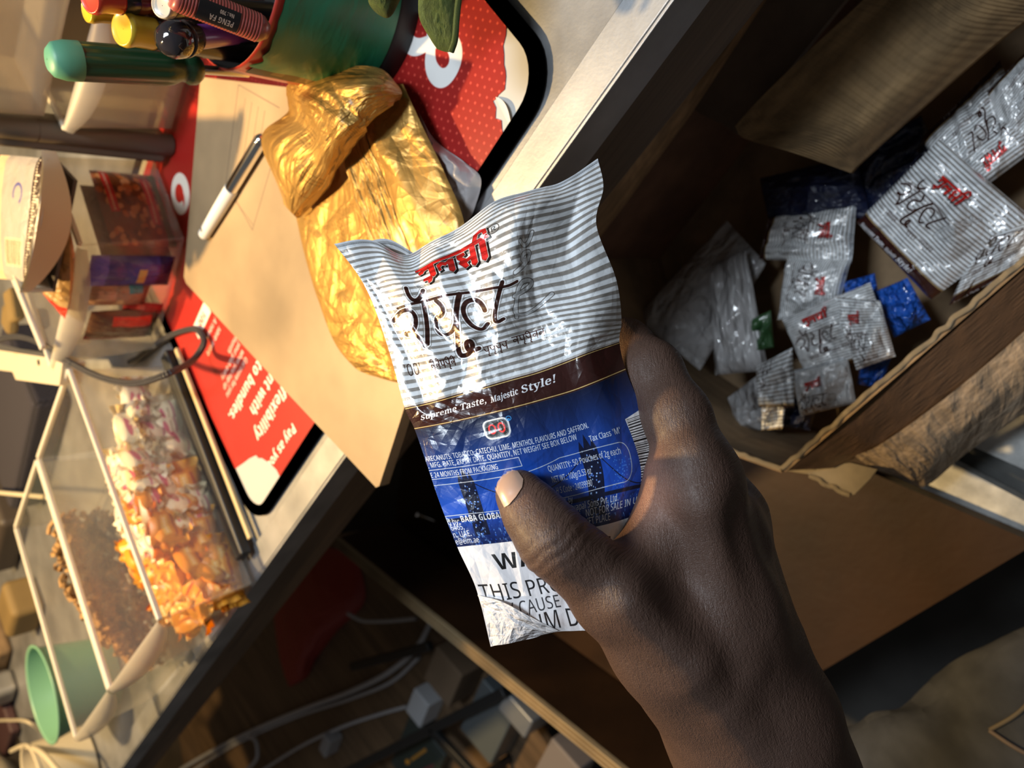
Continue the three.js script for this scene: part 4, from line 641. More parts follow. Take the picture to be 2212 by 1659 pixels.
// ---------------------------------------------------------------- the dark shelf below the counter with cables and boxes
{
  const y = -0.62, shelf = thing('low_shelf', 'dark wooden shelf deep under the counter behind the plywood panel', 'shelf', T(700, 1500, FLOOR).setY(FLOOR));
  part('shelf_board', plate([T(250, 1560, y), T(420, 1900, y), T(1280, 1760, y), T(1000, 1330, y), T(760, 1150, y), T(500, 1200, y)], V(0, -0.018, 0)), M.darkWood, shelf);
  for (const [a, b] of [[430, 1700], [760, 1250], [1050, 1640], [540, 1250]]) { const p = T(a, b, y); part('leg', bar(p.clone().setY(FLOOR), p.clone().setY(y - 0.018), V(1, 0, 0), 0.03, 0.03), M.darkWood, shelf); }
  const boxAt = (name, label, cat, px, py, h, w, d, turn, m, extra) => { const c = T(px, py, y + h), g = metres(new RoundedBoxGeometry(w, h, d, 2, Math.min(0.004, h / 4))).rotateY(turn); const o = single(name, label, cat, g.translate(c.x, y + 0.0005 + h / 2, c.z), m); return o; };
  const turn = Math.atan2(-e1.z, e1.x) + 0.35;
  const cl = sheetAt([[[540, 1215], [620, 1190], [730, 1205]], [[560, 1330], [650, 1320], [750, 1310]], [[575, 1430], [640, 1420], [690, 1380]], [[590, 1500], [625, 1480], [645, 1440]]].map((r) => r.map(([a, b]) => T(a, b, y + 0.05)))), cf = (k) => (u, v) => { const e = Math.sqrt(Math.max(0, Math.sin(Math.PI * u) * Math.sin(Math.PI * v))); return cl(u, v).setY(y + 0.002 + (k > 0 ? 0.05 * e + 0.03 * foldFn(u, v) * e + 0.008 * e * fbm(u * 8, v * 8, 2) : 0)); };
  single('red_bag', 'dark red crumpled bag under the counter edge', 'bag', pouch(cf(1), cf(-1), 40, 40), mat(lin(0.26, 0.022, 0.012), 0.6, { bumpMap: crumpleTex, bumpScale: 0.01 }));
  const grey = mat(lin(0.42, 0.42, 0.44), 0.45), cab = (name, label, l, h, r, m = grey) => single(name, label, 'cable', tube(l.map(([a, b, k]) => T(a, b, y + (k ?? h))), r, 60, 8), m);
  cab('grey_cable', 'thick grey cable rising from the shelf to the plywood panel', [[360, 1680], [460, 1622], [560, 1572], [660, 1530], [760, 1492], [840, 1452], [900, 1400], [932, 1342]], 0.012, 0.0062);
  cab('grey_cable', 'thinner grey cable beside the thick one', [[380, 1690], [500, 1612], [640, 1548], [760, 1508], [850, 1470], [905, 1420]], 0.006, 0.0045);
  cab('grey_cable', 'grey cable crossing to the pale adapter box', [[560, 1668], [650, 1612], [740, 1570], [830, 1540], [880, 1526]], 0.02, 0.004);
  cab('grey_cable', 'short grey cable end beside the red bag', [[752, 1326], [780, 1340], [830, 1342], [900, 1336]], 0.05, 0.004);
  cab('grey_cable', 'looped grey cable end at the bottom of the shelf', [[528, 1668], [556, 1632], [552, 1600], [536, 1590]], 0.03, 0.005);
  boxAt('adapter_box', 'small pale grey adapter box on the low shelf', 'box', 900, 1530, 0.05, 0.07, 0.05, turn, mat(lin(0.42, 0.43, 0.45), 0.4));
  boxAt('adapter_box', 'brown carton behind the pale adapter box', 'box', 955, 1462, 0.07, 0.09, 0.08, turn, mat(lin(0.30, 0.20, 0.12), 0.8, { map: blotchTex }));
  boxAt('adapter_box', 'grey adapter block beside the crossing cable', 'box', 700, 1612, 0.04, 0.06, 0.03, turn, mat(lin(0.25, 0.24, 0.24), 0.5));
  const logo = canvas(256, 256, (c, w, h) => { c.fillStyle = '#2c3530'; c.fillRect(0, 0, w, h); c.fillStyle = '#c88a2c'; c.beginPath(); c.arc(60, 120, 16, 0, 7); c.fill(); for (let i = 0; i < 9; i++) c.fillRect(92 + i * 14, 108 - 2 * i, 9, 20); c.fillStyle = '#5a2d34'; c.fillRect(120, 190, 100, 14); });
  const lb = boxAt('router_box', 'dark green box with a small orange emblem on the low shelf', 'box', 900, 1640, 0.03, 0.17, 0.12, turn, mat(lin(0.03, 0.04, 0.036), 0.5));
  { const c = T(900, 1640, y + 0.031), x = T(960, 1612, y + 0.031).sub(c).normalize(), z = x.clone().cross(UPV); const g = plate([c.clone().addScaledVector(x, -0.07).addScaledVector(z, -0.045), c.clone().addScaledVector(x, 0.07).addScaledVector(z, -0.045), c.clone().addScaledVector(x, 0.07).addScaledVector(z, 0.045), c.clone().addScaledVector(x, -0.07).addScaledVector(z, 0.045)], V(0, -0.0006, 0)); const p = g.attributes.position, uv = g.attributes.uv; for (let i = 0; i < p.count; i++) { const d = V(p.getX(i), 0, p.getZ(i)).sub(c.clone().setY(0)); uv.setXY(i, d.dot(x) / 0.14 + 0.5, 0.5 - d.dot(z) / 0.09); } const o = shade(new THREE.Mesh(g.translate(-lb.position.x, -lb.position.y, -lb.position.z), mat(0xffffff, 0.5, { map: logo }))); o.name = 'printed_lid'; lb.add(o); }
  boxAt('metal_case', 'bluish grey metal case at the end of the low shelf', 'case', 1050, 1560, 0.06, 0.14, 0.09, turn, mat(lin(0.13, 0.15, 0.16), 0.4, { metalness: 0.4 }));
  boxAt('metal_case', 'silver grey box against the plywood panel', 'case', 1112, 1545, 0.075, 0.045, 0.07, turn, mat(lin(0.32, 0.33, 0.34), 0.4, { metalness: 0.4 }));
  boxAt('metal_case', 'grey brown case lowest beside the plywood panel', 'case', 1200, 1668, 0.05, 0.10, 0.07, turn, mat(lin(0.20, 0.17, 0.16), 0.6));
  const fr = thing('wire_rack', 'black steel rack frame across the boxes under the counter', 'rack', T(920, 1575, y).setY(y));
  const ry = y + 0.085, rod = (a, b) => part('rod', bar(T(...a, ry), T(...b, ry), UPV, 0.014, 0.018, 0.003), M.black, fr);
  rod([640, 1722], [1092, 1494]); rod([930, 1572], [1040, 1690]); rod([760, 1440], [930, 1395]);
  for (const q of [[660, 1710], [1085, 1497], [1035, 1683]]) { const p = T(...q, ry); part('leg', bar(p.clone().setY(y), p.clone().setY(ry - 0.008), V(1, 0, 0), 0.012, 0.012), M.black, fr); }
  // a loose screw that glints on the board
  const s = T(912, 1112, -0.4295); const sc = thing('screw', 'small bright screw lying on the brown board beside the plywood panel', 'screw', s);
  const sd = T(960, 1130, -0.4295).sub(s).normalize(), so = s.clone().add(V(0, 0.006, 0)), steel = mat(lin(0.8, 0.8, 0.8), 0.2, { metalness: 1 });
  part('shank', turned(so, so.clone().add(sd), [[0, 0.0003], [0, 0.0026], [0.034, 0.0022], [0.04, 0.0003]], 14), steel, sc); part('head', turned(so.clone().addScaledVector(sd, -0.004), so, [[0, 0.0003], [0.0005, 0.0055], [0.002, 0.006], [0.004, 0.0026]], 20), steel, sc);
}

// ---------------------------------------------------------------- the held packet
// rows from the torn, folded top to the foot; each entry is a place: pixel and distance in millimetres
const packetRows = [
  [[722, 527, 372], [800, 519, 376], [872, 552, 380], [935, 522, 368], [1000, 488, 366], [1075, 436, 367], [1150, 412, 370], [1215, 394, 374], [1291, 343, 378]],
  [[770, 588, 368], [828, 574, 368], [886, 578, 367], [950, 546, 362], [1018, 512, 358], [1088, 472, 356], [1150, 452, 356], [1222, 436, 368], [1303, 405, 374]],
  [[800, 642, 366], [850, 630, 362], [905, 622, 359], [968, 606, 355], [1035, 588, 352], [1102, 562, 347], [1152, 546, 353], [1222, 526, 362], [1288, 486, 370]],
  [[826, 712, 364], [880, 708, 358], [938, 702, 355], [998, 690, 352], [1062, 674, 349], [1118, 656, 346], [1182, 642, 353], [1252, 628, 356], [1330, 602, 368]],
  [[850, 790, 361], [906, 782, 355], [965, 772, 352], [1024, 757, 349], [1085, 740, 347], [1146, 722, 348], [1206, 705, 349], [1272, 694, 350], [1342, 688, 366]],
  [[874, 880, 358], [928, 868, 352], [985, 852, 349], [1042, 836, 346], [1100, 819, 345], [1158, 803, 346], [1216, 782, 347], [1272, 760, 349], [1338, 738, 364]],
  [[896, 928, 357], [952, 918, 351], [1010, 906, 348], [1070, 892, 345], [1130, 877, 344], [1184, 862, 345], [1238, 846, 347], [1290, 826, 349], [1352, 800, 362]],
  [[921, 1000, 355], [978, 993, 350], [1035, 984, 347], [1094, 974, 344], [1152, 962, 344], [1206, 948, 346], [1264, 930, 347], [1320, 912, 350], [1386, 888, 360]],
  [[950, 1086, 353], [1008, 1080, 349], [1065, 1073, 347], [1122, 1062, 346], [1180, 1050, 346], [1236, 1038, 347], [1292, 1024, 348], [1346, 1012, 351], [1410, 1000, 360]],
  [[988, 1182, 351], [1040, 1177, 348], [1094, 1171, 347], [1148, 1163, 347], [1202, 1153, 347], [1252, 1145, 348], [1300, 1135, 349], [1346, 1122, 352], [1396, 1104, 361]],
  [[1030, 1276, 350], [1080, 1274, 347], [1130, 1266, 347], [1180, 1258, 347], [1230, 1250, 347], [1276, 1246, 348], [1322, 1240, 350], [1370, 1228, 354], [1424, 1212, 361]],
  [[1060, 1397, 356], [1110, 1384, 353], [1160, 1373, 351], [1210, 1362, 350], [1262, 1361, 350], [1308, 1358, 352], [1352, 1350, 354], [1396, 1346, 358], [1442, 1340, 364]],
].map((r) => r.map(([x, y, d]) => P(x, y, d / 1000)));
const packetSheet = sheetAt(packetRows);
// print of the packet: striped silver top, brown band, blue night picture, white warning foot
const PW = 1024, PH = 2048;
function packetArt(c, w, h) {
  const X = (u) => u / 1000 * w, Y = (v) => v / 1000 * h, S = w / 1024;
  c.fillStyle = '#e3e7ea'; c.fillRect(0, 0, w, h);
  for (let k = 0; k < 27; k++) { c.fillStyle = '#b4afa9'; c.fillRect(0, (10 + k * 35) * S, w, 15 * S); }
  c.fillStyle = '#c9ced3'; c.fillRect(0, 0, w, 40 * S); c.fillStyle = '#86898c'; for (let i = 0; i < 170; i++) c.fillRect(i * 6 * S, 20 * S, 3 * S, 5 * S);
  const path = (l) => { c.beginPath(); const p = l.map(([a, b]) => [X(a), Y(b)]); c.moveTo(...p[0]); for (let i = 1; i < p.length - 1; i++) c.quadraticCurveTo(...p[i], (p[i][0] + p[i + 1][0]) / 2, (p[i][1] + p[i + 1][1]) / 2); c.lineTo(...p[p.length - 1]); };
  const stroke = (l, wd, col) => { path(l); c.lineCap = c.lineJoin = 'round'; c.strokeStyle = col; c.lineWidth = wd * S; c.stroke(); };
  // the brown script word, with a white and grey rim
  const word = [[[69, 253], [113, 234], [169, 231], [188, 247], [163, 278], [119, 294], [100, 288], [131, 284], [169, 303], [176, 328]], [[194, 178], [188, 203], [213, 216], [244, 206], [263, 192]], [[113, 225], [156, 222], [269, 216], [394, 216], [525, 224], [600, 230], [644, 225]], [[244, 219], [222, 266], [190, 322]],
    [[300, 222], [322, 238], [300, 256], [269, 256], [250, 284], [269, 306], [319, 300], [350, 275]], [[400, 219], [360, 253], [336, 306], [300, 366], [344, 372], [378, 356], [375, 334], [350, 340], [352, 366], [398, 362]], [[475, 266], [475, 250], [450, 234], [406, 238], [386, 262], [404, 297], [438, 315], [468, 300]], [[578, 219], [538, 253], [506, 284], [500, 306], [540, 300]]];
  for (const [wd, col] of [[36, '#7d7976'], [31, '#eef0f1'], [19, '#33160f']]) for (const [i, l] of word.entries()) stroke(l, i === 2 ? wd * 0.6 : wd * (i === 5 ? 1.15 : 1), col);
  const outline = [[[619, 272], [594, 291], [625, 303], [669, 300], [731, 281], [775, 266]], [[619, 253], [694, 244], [719, 228], [650, 228], [619, 272], [600, 306]], [[640, 208], [700, 200], [744, 175], [700, 175], [681, 191], [719, 191]], [[750, 141], [738, 158], [706, 163], [690, 152]]];
  for (const [wd, col] of [[22, '#6f6a66'], [15, '#d7dadc']]) for (const l of outline) stroke(l, wd, col);
  // red blackletter word: a head line and four blunt characters, with a black edge
  c.save(); c.transform(1, -0.035, 0.02, 1, X(262), Y(112)); 
  const red = () => {
    const q = (l) => { c.beginPath(); l.forEach(([a, b], i) => (i ? c.lineTo(a * S, b * S) : c.moveTo(a * S, b * S))); c.closePath(); c.fill(); c.stroke(); };
    q([[0, 6], [298, 0], [304, 20], [0, 26]]);
    q([[8, 40], [28, 22], [62, 22], [62, 40], [34, 44], [28, 58], [10, 62]]); q([[54, 18], [78, 18], [78, 96], [66, 108], [54, 96]]); q([[20, 98], [54, 92], [60, 108], [50, 128], [34, 134], [36, 116], [16, 114]]);
    q([[88, 44], [106, 30], [124, 44], [140, 30], [156, 34], [156, 100], [144, 112], [132, 98], [132, 56], [122, 66], [110, 56], [100, 66], [104, 84], [92, 88]]);
    q([[170, 30], [200, 26], [204, 44], [190, 50], [206, 66], [224, 60], [224, 18], [246, 16], [246, 104], [234, 116], [222, 104], [222, 78], [204, 84], [210, 104], [194, 112], [172, 78], [180, 66], [170, 52]]);
    q([[264, 14], [288, 12], [288, 100], [276, 114], [264, 102]]); q([[240, 2], [252, -34], [278, -44], [300, -30], [300, -4], [286, -4], [284, -22], [268, -24], [258, 2]]);
  };
  c.lineJoin = 'round'; c.lineWidth = 7 * S; c.translate(7 * S, 9 * S); c.fillStyle = c.strokeStyle = '#15100f'; red(); c.translate(-7 * S, -9 * S); c.lineWidth = 5 * S; c.strokeStyle = '#f2f2f0'; red(); c.lineWidth = 1.5 * S; c.strokeStyle = '#5d0f0c'; c.fillStyle = '#c21d16'; red(); c.restore();
  const fit = (t, u0, u1, v, size, font = '', col = '#dfe3ea', skew = 0) => { c.save(); c.font = font + ' ' + size * S + 'px sans-serif'; c.fillStyle = col; const m = c.measureText(t).width; c.transform(X(u1 - u0) / m, 0, -skew, 1, X(u0), Y(v)); c.fillText(t, 0, 0); c.restore(); };
  fit('R', 568, 590, 111, 32, '', '#4a4644'); c.strokeStyle = '#4a4644'; c.lineWidth = 3 * S; c.beginPath(); c.arc(X(580), Y(105), 22 * S, 0, 7); c.stroke();
  // small brown words under the script: a head line with hanging characters
  const small = (u0, u1, v, n, seed) => { const W = X(u1 - u0), H = 40 * S; c.save(); c.translate(X(u0), Y(v)); c.rotate(-0.01); c.strokeStyle = '#43241c'; c.lineWidth = 4.6 * S; c.lineCap = 'round'; c.beginPath(); c.moveTo(0, -H); c.lineTo(W, -H); c.stroke();
    for (let i = 0; i < n; i++) { const x = W * (i + 0.12) / n, k = W / n * 0.8, r = hash(i, seed); c.beginPath(); if (r < 0.3) { c.moveTo(x, -H * 0.75); c.quadraticCurveTo(x + k * 0.3, -H * 0.2, x + k * 0.75, -H * 0.5); } else if (r < 0.6) { c.arc(x + k * 0.3, -H * 0.5, k * 0.26, 0.6, 5.4); c.lineTo(x + k * 0.75, -H * 0.5); } else { c.moveTo(x + k * 0.1, -H); c.lineTo(x + k * 0.15, -H * 0.45); c.quadraticCurveTo(x + k * 0.4, -H * 0.3, x + k * 0.75, -H * 0.42); } c.moveTo(x + k * 0.8, -H); c.lineTo(x + k * 0.8, -2 * S); if (hash(i, seed, 2) > 0.55) c.quadraticCurveTo(x + k * 0.5, 8 * S, x + k * 0.95, 10 * S); if (hash(i, seed, 3) > 0.7) { c.moveTo(x + k * 0.8, -H); c.quadraticCurveTo(x + k * 0.4, -H * 1.55, x, -H * 1.05); } c.stroke(); } c.restore(); };
  small(172, 284, 388, 5, 3); small(416, 522, 382, 4, 5); small(544, 692, 377, 5, 9);
  fit("'00'", 44, 124, 390, 74, '', '#4b3a34');
  // brown band between gold lines
  c.fillStyle = '#331613'; c.fillRect(0, Y(455), w, Y(92)); c.fillStyle = '#c9a356'; for (const v of [458, 541]) c.fillRect(0, Y(v), w, 5 * S); c.fillStyle = '#f0e2b0'; for (const v of [459, 542]) c.fillRect(0, Y(v), w, 1.6 * S);
  const script = (t, u0, u1, v, size) => { c.save(); c.font = 'bold ' + size * S + 'px serif'; const m = c.measureText(t).width; c.transform(X(u1 - u0) / m, -0.04, -0.30, 1, X(u0), Y(v)); c.fillStyle = '#e6eaf0'; c.fillText(t, 0, 0); c.restore(); };
  script('Supreme', 46, 222, 515, 62); script('Taste,', 236, 362, 512, 66); script('Majestic', 376, 506, 512, 60); script('Style!', 520, 694, 508, 72);
  // night picture: blue sky, lit bridge towers, water
  const g = c.createLinearGradient(0, Y(547), 0, Y(818)); g.addColorStop(0, '#0c1734'); g.addColorStop(0.35, '#143a86'); g.addColorStop(0.75, '#1b4fc0'); g.addColorStop(1, '#0c1c4c'); c.fillStyle = g; c.fillRect(0, Y(547), w, Y(271));
  const tower = (x, y0, y1, wd) => { c.fillStyle = '#0a1330'; c.beginPath(); c.moveTo(x - wd / 2, y1); c.lineTo(x - wd / 2, y0 + 40 * S); c.lineTo(x - wd * 0.34, y0); c.lineTo(x - wd * 0.2, y0 + 34 * S); c.lineTo(x, y0 - 26 * S); c.lineTo(x + wd * 0.2, y0 + 34 * S); c.lineTo(x + wd * 0.34, y0); c.lineTo(x + wd / 2, y0 + 40 * S); c.lineTo(x + wd / 2, y1); c.fill(); for (let i = 0; i < 50; i++) { c.fillStyle = ['#5f8be0', '#9fc3f4', '#2d55b0'][i % 3]; c.fillRect(x - wd * 0.42 + wd * 0.8 * hash(i, 1), y0 + 36 * S + (y1 - y0 - 40 * S) * hash(i, 2), 3 * S + 5 * S * hash(i, 4), 6 * S); } };
  tower(X(150), Y(668), Y(800), 74 * S); tower(X(735), Y(655), Y(800), 84 * S); c.fillStyle = '#0b1533'; c.fillRect(0, Y(762), w, 14 * S); c.strokeStyle = '#0b1533'; c.lineWidth = 4 * S; c.beginPath(); c.moveTo(X(170), Y(690)); c.quadraticCurveTo(X(440), Y(790), X(720), Y(680)); c.stroke(); c.beginPath(); c.moveTo(X(755), Y(680)); c.quadraticCurveTo(X(880), Y(770), X(1000), Y(760)); c.stroke();
  for (let i = 0; i < 420; i++) { c.fillStyle = ['#7fb0f2', '#2a5fd0', '#0d1f58', '#4e86dd'][i % 4]; c.globalAlpha = 0.25 + 0.6 * hash(i, 7); c.fillRect(hash(i, 1) * w, Y(770 + 46 * hash(i, 2)), 2 * S + 6 * S * hash(i, 3), 3 * S + 9 * S * hash(i, 5)); } c.globalAlpha = 1;
  for (let i = 0; i < 60; i++) { c.fillStyle = '#6fb0ff'; c.globalAlpha = 0.4; c.fillRect(X(820 + 90 * hash(i, 8)), Y(700 + 60 * hash(i, 9)), 5 * S, 5 * S); } c.globalAlpha = 1;
  // badge with two red zeros
  const rr = (x, y, a, b, r) => { c.beginPath(); c.roundRect(x - a, y - b, 2 * a, 2 * b, r); };
  rr(X(361), Y(583), 60 * S, 48 * S, 30 * S); c.fillStyle = '#d9dde2'; c.fill(); rr(X(361), Y(583), 52 * S, 41 * S, 25 * S); c.fillStyle = '#56606c'; c.fill(); rr(X(361), Y(583), 46 * S, 36 * S, 22 * S); c.fillStyle = '#0d0d10'; c.fill();
  c.strokeStyle = '#d3221d'; c.lineWidth = 8 * S; for (const k of [-1, 1]) { c.beginPath(); c.ellipse(X(361) + k * 21 * S, Y(583), 14 * S, 21 * S, 0, 0, 7); c.stroke(); }
  c.strokeStyle = '#3fa0e6'; c.lineWidth = 3 * S; c.beginPath(); c.arc(X(422), Y(566), 11 * S, 0, 7); c.stroke(); fit('R', 415, 428, 571, 15, 'bold', '#3fa0e6');
  fit('ARECANUTS, TOBACCO, CATECHU, LIME, MENTHOL FLAVOURS AND SAFFRON.', 0, 772, 633, 34); fit(', MFG. DATE, EXPIRY DATE, QUANTITY, NET WEIGHT SEE BOX BELOW', 2, 706, 649, 34);
  c.strokeStyle = '#c9d0da'; c.lineWidth = 3 * S; c.beginPath(); c.moveTo(0, Y(655)); c.lineTo(X(419), Y(655)); c.lineTo(X(422), Y(675)); c.lineTo(0, Y(676)); c.stroke(); fit('E 24 MONTHS FROM PACKAGING', 0, 316, 672, 32);
  c.beginPath(); c.moveTo(0, Y(690)); c.lineTo(X(440), Y(690)); c.quadraticCurveTo(X(540), Y(684), X(600), Y(676)); c.lineTo(X(880), Y(678)); c.quadraticCurveTo(X(914), Y(680), X(913), Y(712)); c.quadraticCurveTo(X(916), Y(750), X(880), Y(752)); c.lineTo(X(545), Y(756)); c.stroke();
  fit("Tax Class 'M'", 756, 902, 662, 34); fit('QUANTITY: 50 Pouches of 2g each', 530, 880, 700, 36); fit('NET WT.: 100g/3.53 oz', 532, 722, 724, 36); fit('H S Code : 24039990', 540, 716, 746, 34);
  fit('Mfd. by', 540, 612, 766, 30); fit('Dharampal Satyapal Sons Pvt. Ltd.', 420, 852, 782, 34); fit('NOT FOR SALE IN UAE', 668, 984, 797, 36); fit('MARKET PLACE', 600, 804, 812, 36);
  c.beginPath(); c.moveTo(0, Y(756)); c.lineTo(X(330), Y(756)); c.stroke();
  fit('d by:', 0, 60, 774, 32); fit('BABA GLOBAL FZE', 66, 330, 771, 36, 'bold'); fit('6465,', 4, 72, 785, 32); fit('n, UAE.', 2, 96, 799, 32); fit('e@eim.ae', 0, 122, 813, 32);
  c.save(); c.fillStyle = '#ece9ea'; c.beginPath(); c.moveTo(X(930), Y(640)); c.lineTo(w, Y(632)); c.lineTo(w, Y(800)); c.lineTo(X(962), Y(800)); c.fill(); c.clip(); c.fillStyle = '#141418'; for (let i = 0, y = Y(642); y < Y(798); i++) { const k = (2 + 9 * hash(i, 12)) * S; c.fillRect(X(935), y, w, k * 0.6); y += k + 3 * S; } c.restore();
  // white foot with the warning
  c.fillStyle = '#e6e4e6'; c.fillRect(0, Y(818), w, h); fit('WARNING', 152, 800, 872, 92, 'bold', '#131315'); fit('THIS PRODUCT', 14, 720, 928, 86, '', '#1d1d20'); fit('MAY CAUSE', 20, 420, 957, 66, '', '#38383c'); fit('GUM DISEASE', 166, 800, 991, 88, '', '#1d1d20');
}
const packetTex = canvas(PW, PH, packetArt), packetOrm = canvas(512, 1024, (c, w, h) => { c.fillStyle = 'rgb(0,70,0)'; c.fillRect(0, 0, w, h); for (let k = 0; k < 26; k++) { c.fillStyle = 'rgb(0,72,130)'; c.fillRect(0, (10 + k * 35) / 2, w, 8.4); } c.fillStyle = 'rgb(0,100,0)'; c.fillRect(0, h * 0.818, w, h); }, false);
packetTex.anisotropy = 4;
const film = mat(0xffffff, 1.0, { map: packetTex, roughnessMap: packetOrm, metalnessMap: packetOrm, metalness: 1, bumpMap: rep(crumpleTex, 1.2, 2.2), bumpScale: 0.0042, clearcoat: 0.6, clearcoatRoughness: 0.12 });
{
  const filmFold = creases(70, 31, 1.2, 0.34, 2), filmFine = creases(240, 47, 1, 0.12, 2.4);
  const relief = (u, v) => { const top = 1 - smooth(v, 0.36, 0.55), foot = smooth(v, 0.80, 0.9); return (0.016 * filmFold(u, v) + 0.0085 * filmFine(u, v)) * (0.16 + 0.95 * top + 0.25 * foot) + foot * 0.004 * Math.exp(-(((v - 0.925 - 0.16 * u) / 0.012) ** 2)) * (1 - smooth(u, 0.3, 0.5)) + 0.0016 * top * Math.sin(u * 34 + 3 * noise(u * 3, v * 8)) * (1 - u); };
  const f = (u, v) => packetSheet(u, v).addScaledVector(camZ, relief(u, v) * Math.min(1, 0.25 + 8 * Math.min(u, 1 - u)));
  const b = (u, v) => { const e = Math.sqrt(Math.max(0, Math.sin(Math.PI * u) * Math.sin(Math.PI * v))); return packetSheet(u, v).addScaledVector(camZ, relief(u, v) * Math.min(1, 0.25 + 8 * Math.min(u, 1 - u)) * (1 - e) - 0.0006 - 0.012 * e); };
  const pk = thing('pouch', 'opened silver, brown and blue pouch with a white foot, held up in the hand', 'pouch', P(1130, 900, 0.35));
  part('front', grid(f, 180, 340), film, pk, 'printed front of the pouch');
  { // the rear seal that stands up behind the notch, and the foot's corner folded over
    const rear = sheetAt([[[760, 535, 376], [835, 516, 380], [908, 556, 384]], [[800, 560, 378], [850, 545, 381], [918, 575, 384]], [[850, 590, 378], [880, 580, 380], [930, 590, 380]]].map((r) => r.map(([x, y, d]) => P(x, y, d / 1000))));
    const rg = pouch((u, v) => rear(u, v), (u, v) => rear(u, v).addScaledVector(camZ, -0.0006), 16, 10), ru = rg.attributes.uv; for (let i = 0; i < ru.count; i++) ru.setXY(i, ru.getX(i) * 0.3, 0.94 + 0.06 * ru.getY(i));
    part('rear_seal', rg, film, pk, 'striped rear seal showing behind the notch');
    const cor = sheetAt([[[1032, 1284, 350], [1085, 1296, 346], [1146, 1328, 346], [1206, 1361, 348]], [[1046, 1318, 350], [1085, 1330, 347], [1130, 1346, 347], [1180, 1366, 349]], [[1060, 1394, 355], [1090, 1390, 352], [1120, 1384, 351], [1160, 1374, 351]]].map((r) => r.map(([x, y, d]) => P(x, y, d / 1000))));
    const cg = (k) => (u, v) => cor(u, v).addScaledVector(camZ, 0.0008 + k * 0.0004 + 0.0022 * Math.sin(Math.PI * u) * (1 - v) + 0.003 * filmFine(u * 0.4, v * 0.3));
    part('folded_corner', pouch(cg(1), cg(-1), 24, 16), mat(lin(0.70, 0.68, 0.69), 0.45, { bumpMap: crumpleTex, bumpScale: 0.004 }), pk, 'white foot corner folded over the print');
  }
  part('back', grid(b, 60, 110, true), mat(lin(0.62, 0.63, 0.65), 0.3, { metalness: 0.3, clearcoat: 0.4 }), pk, 'plain back of the pouch');
}
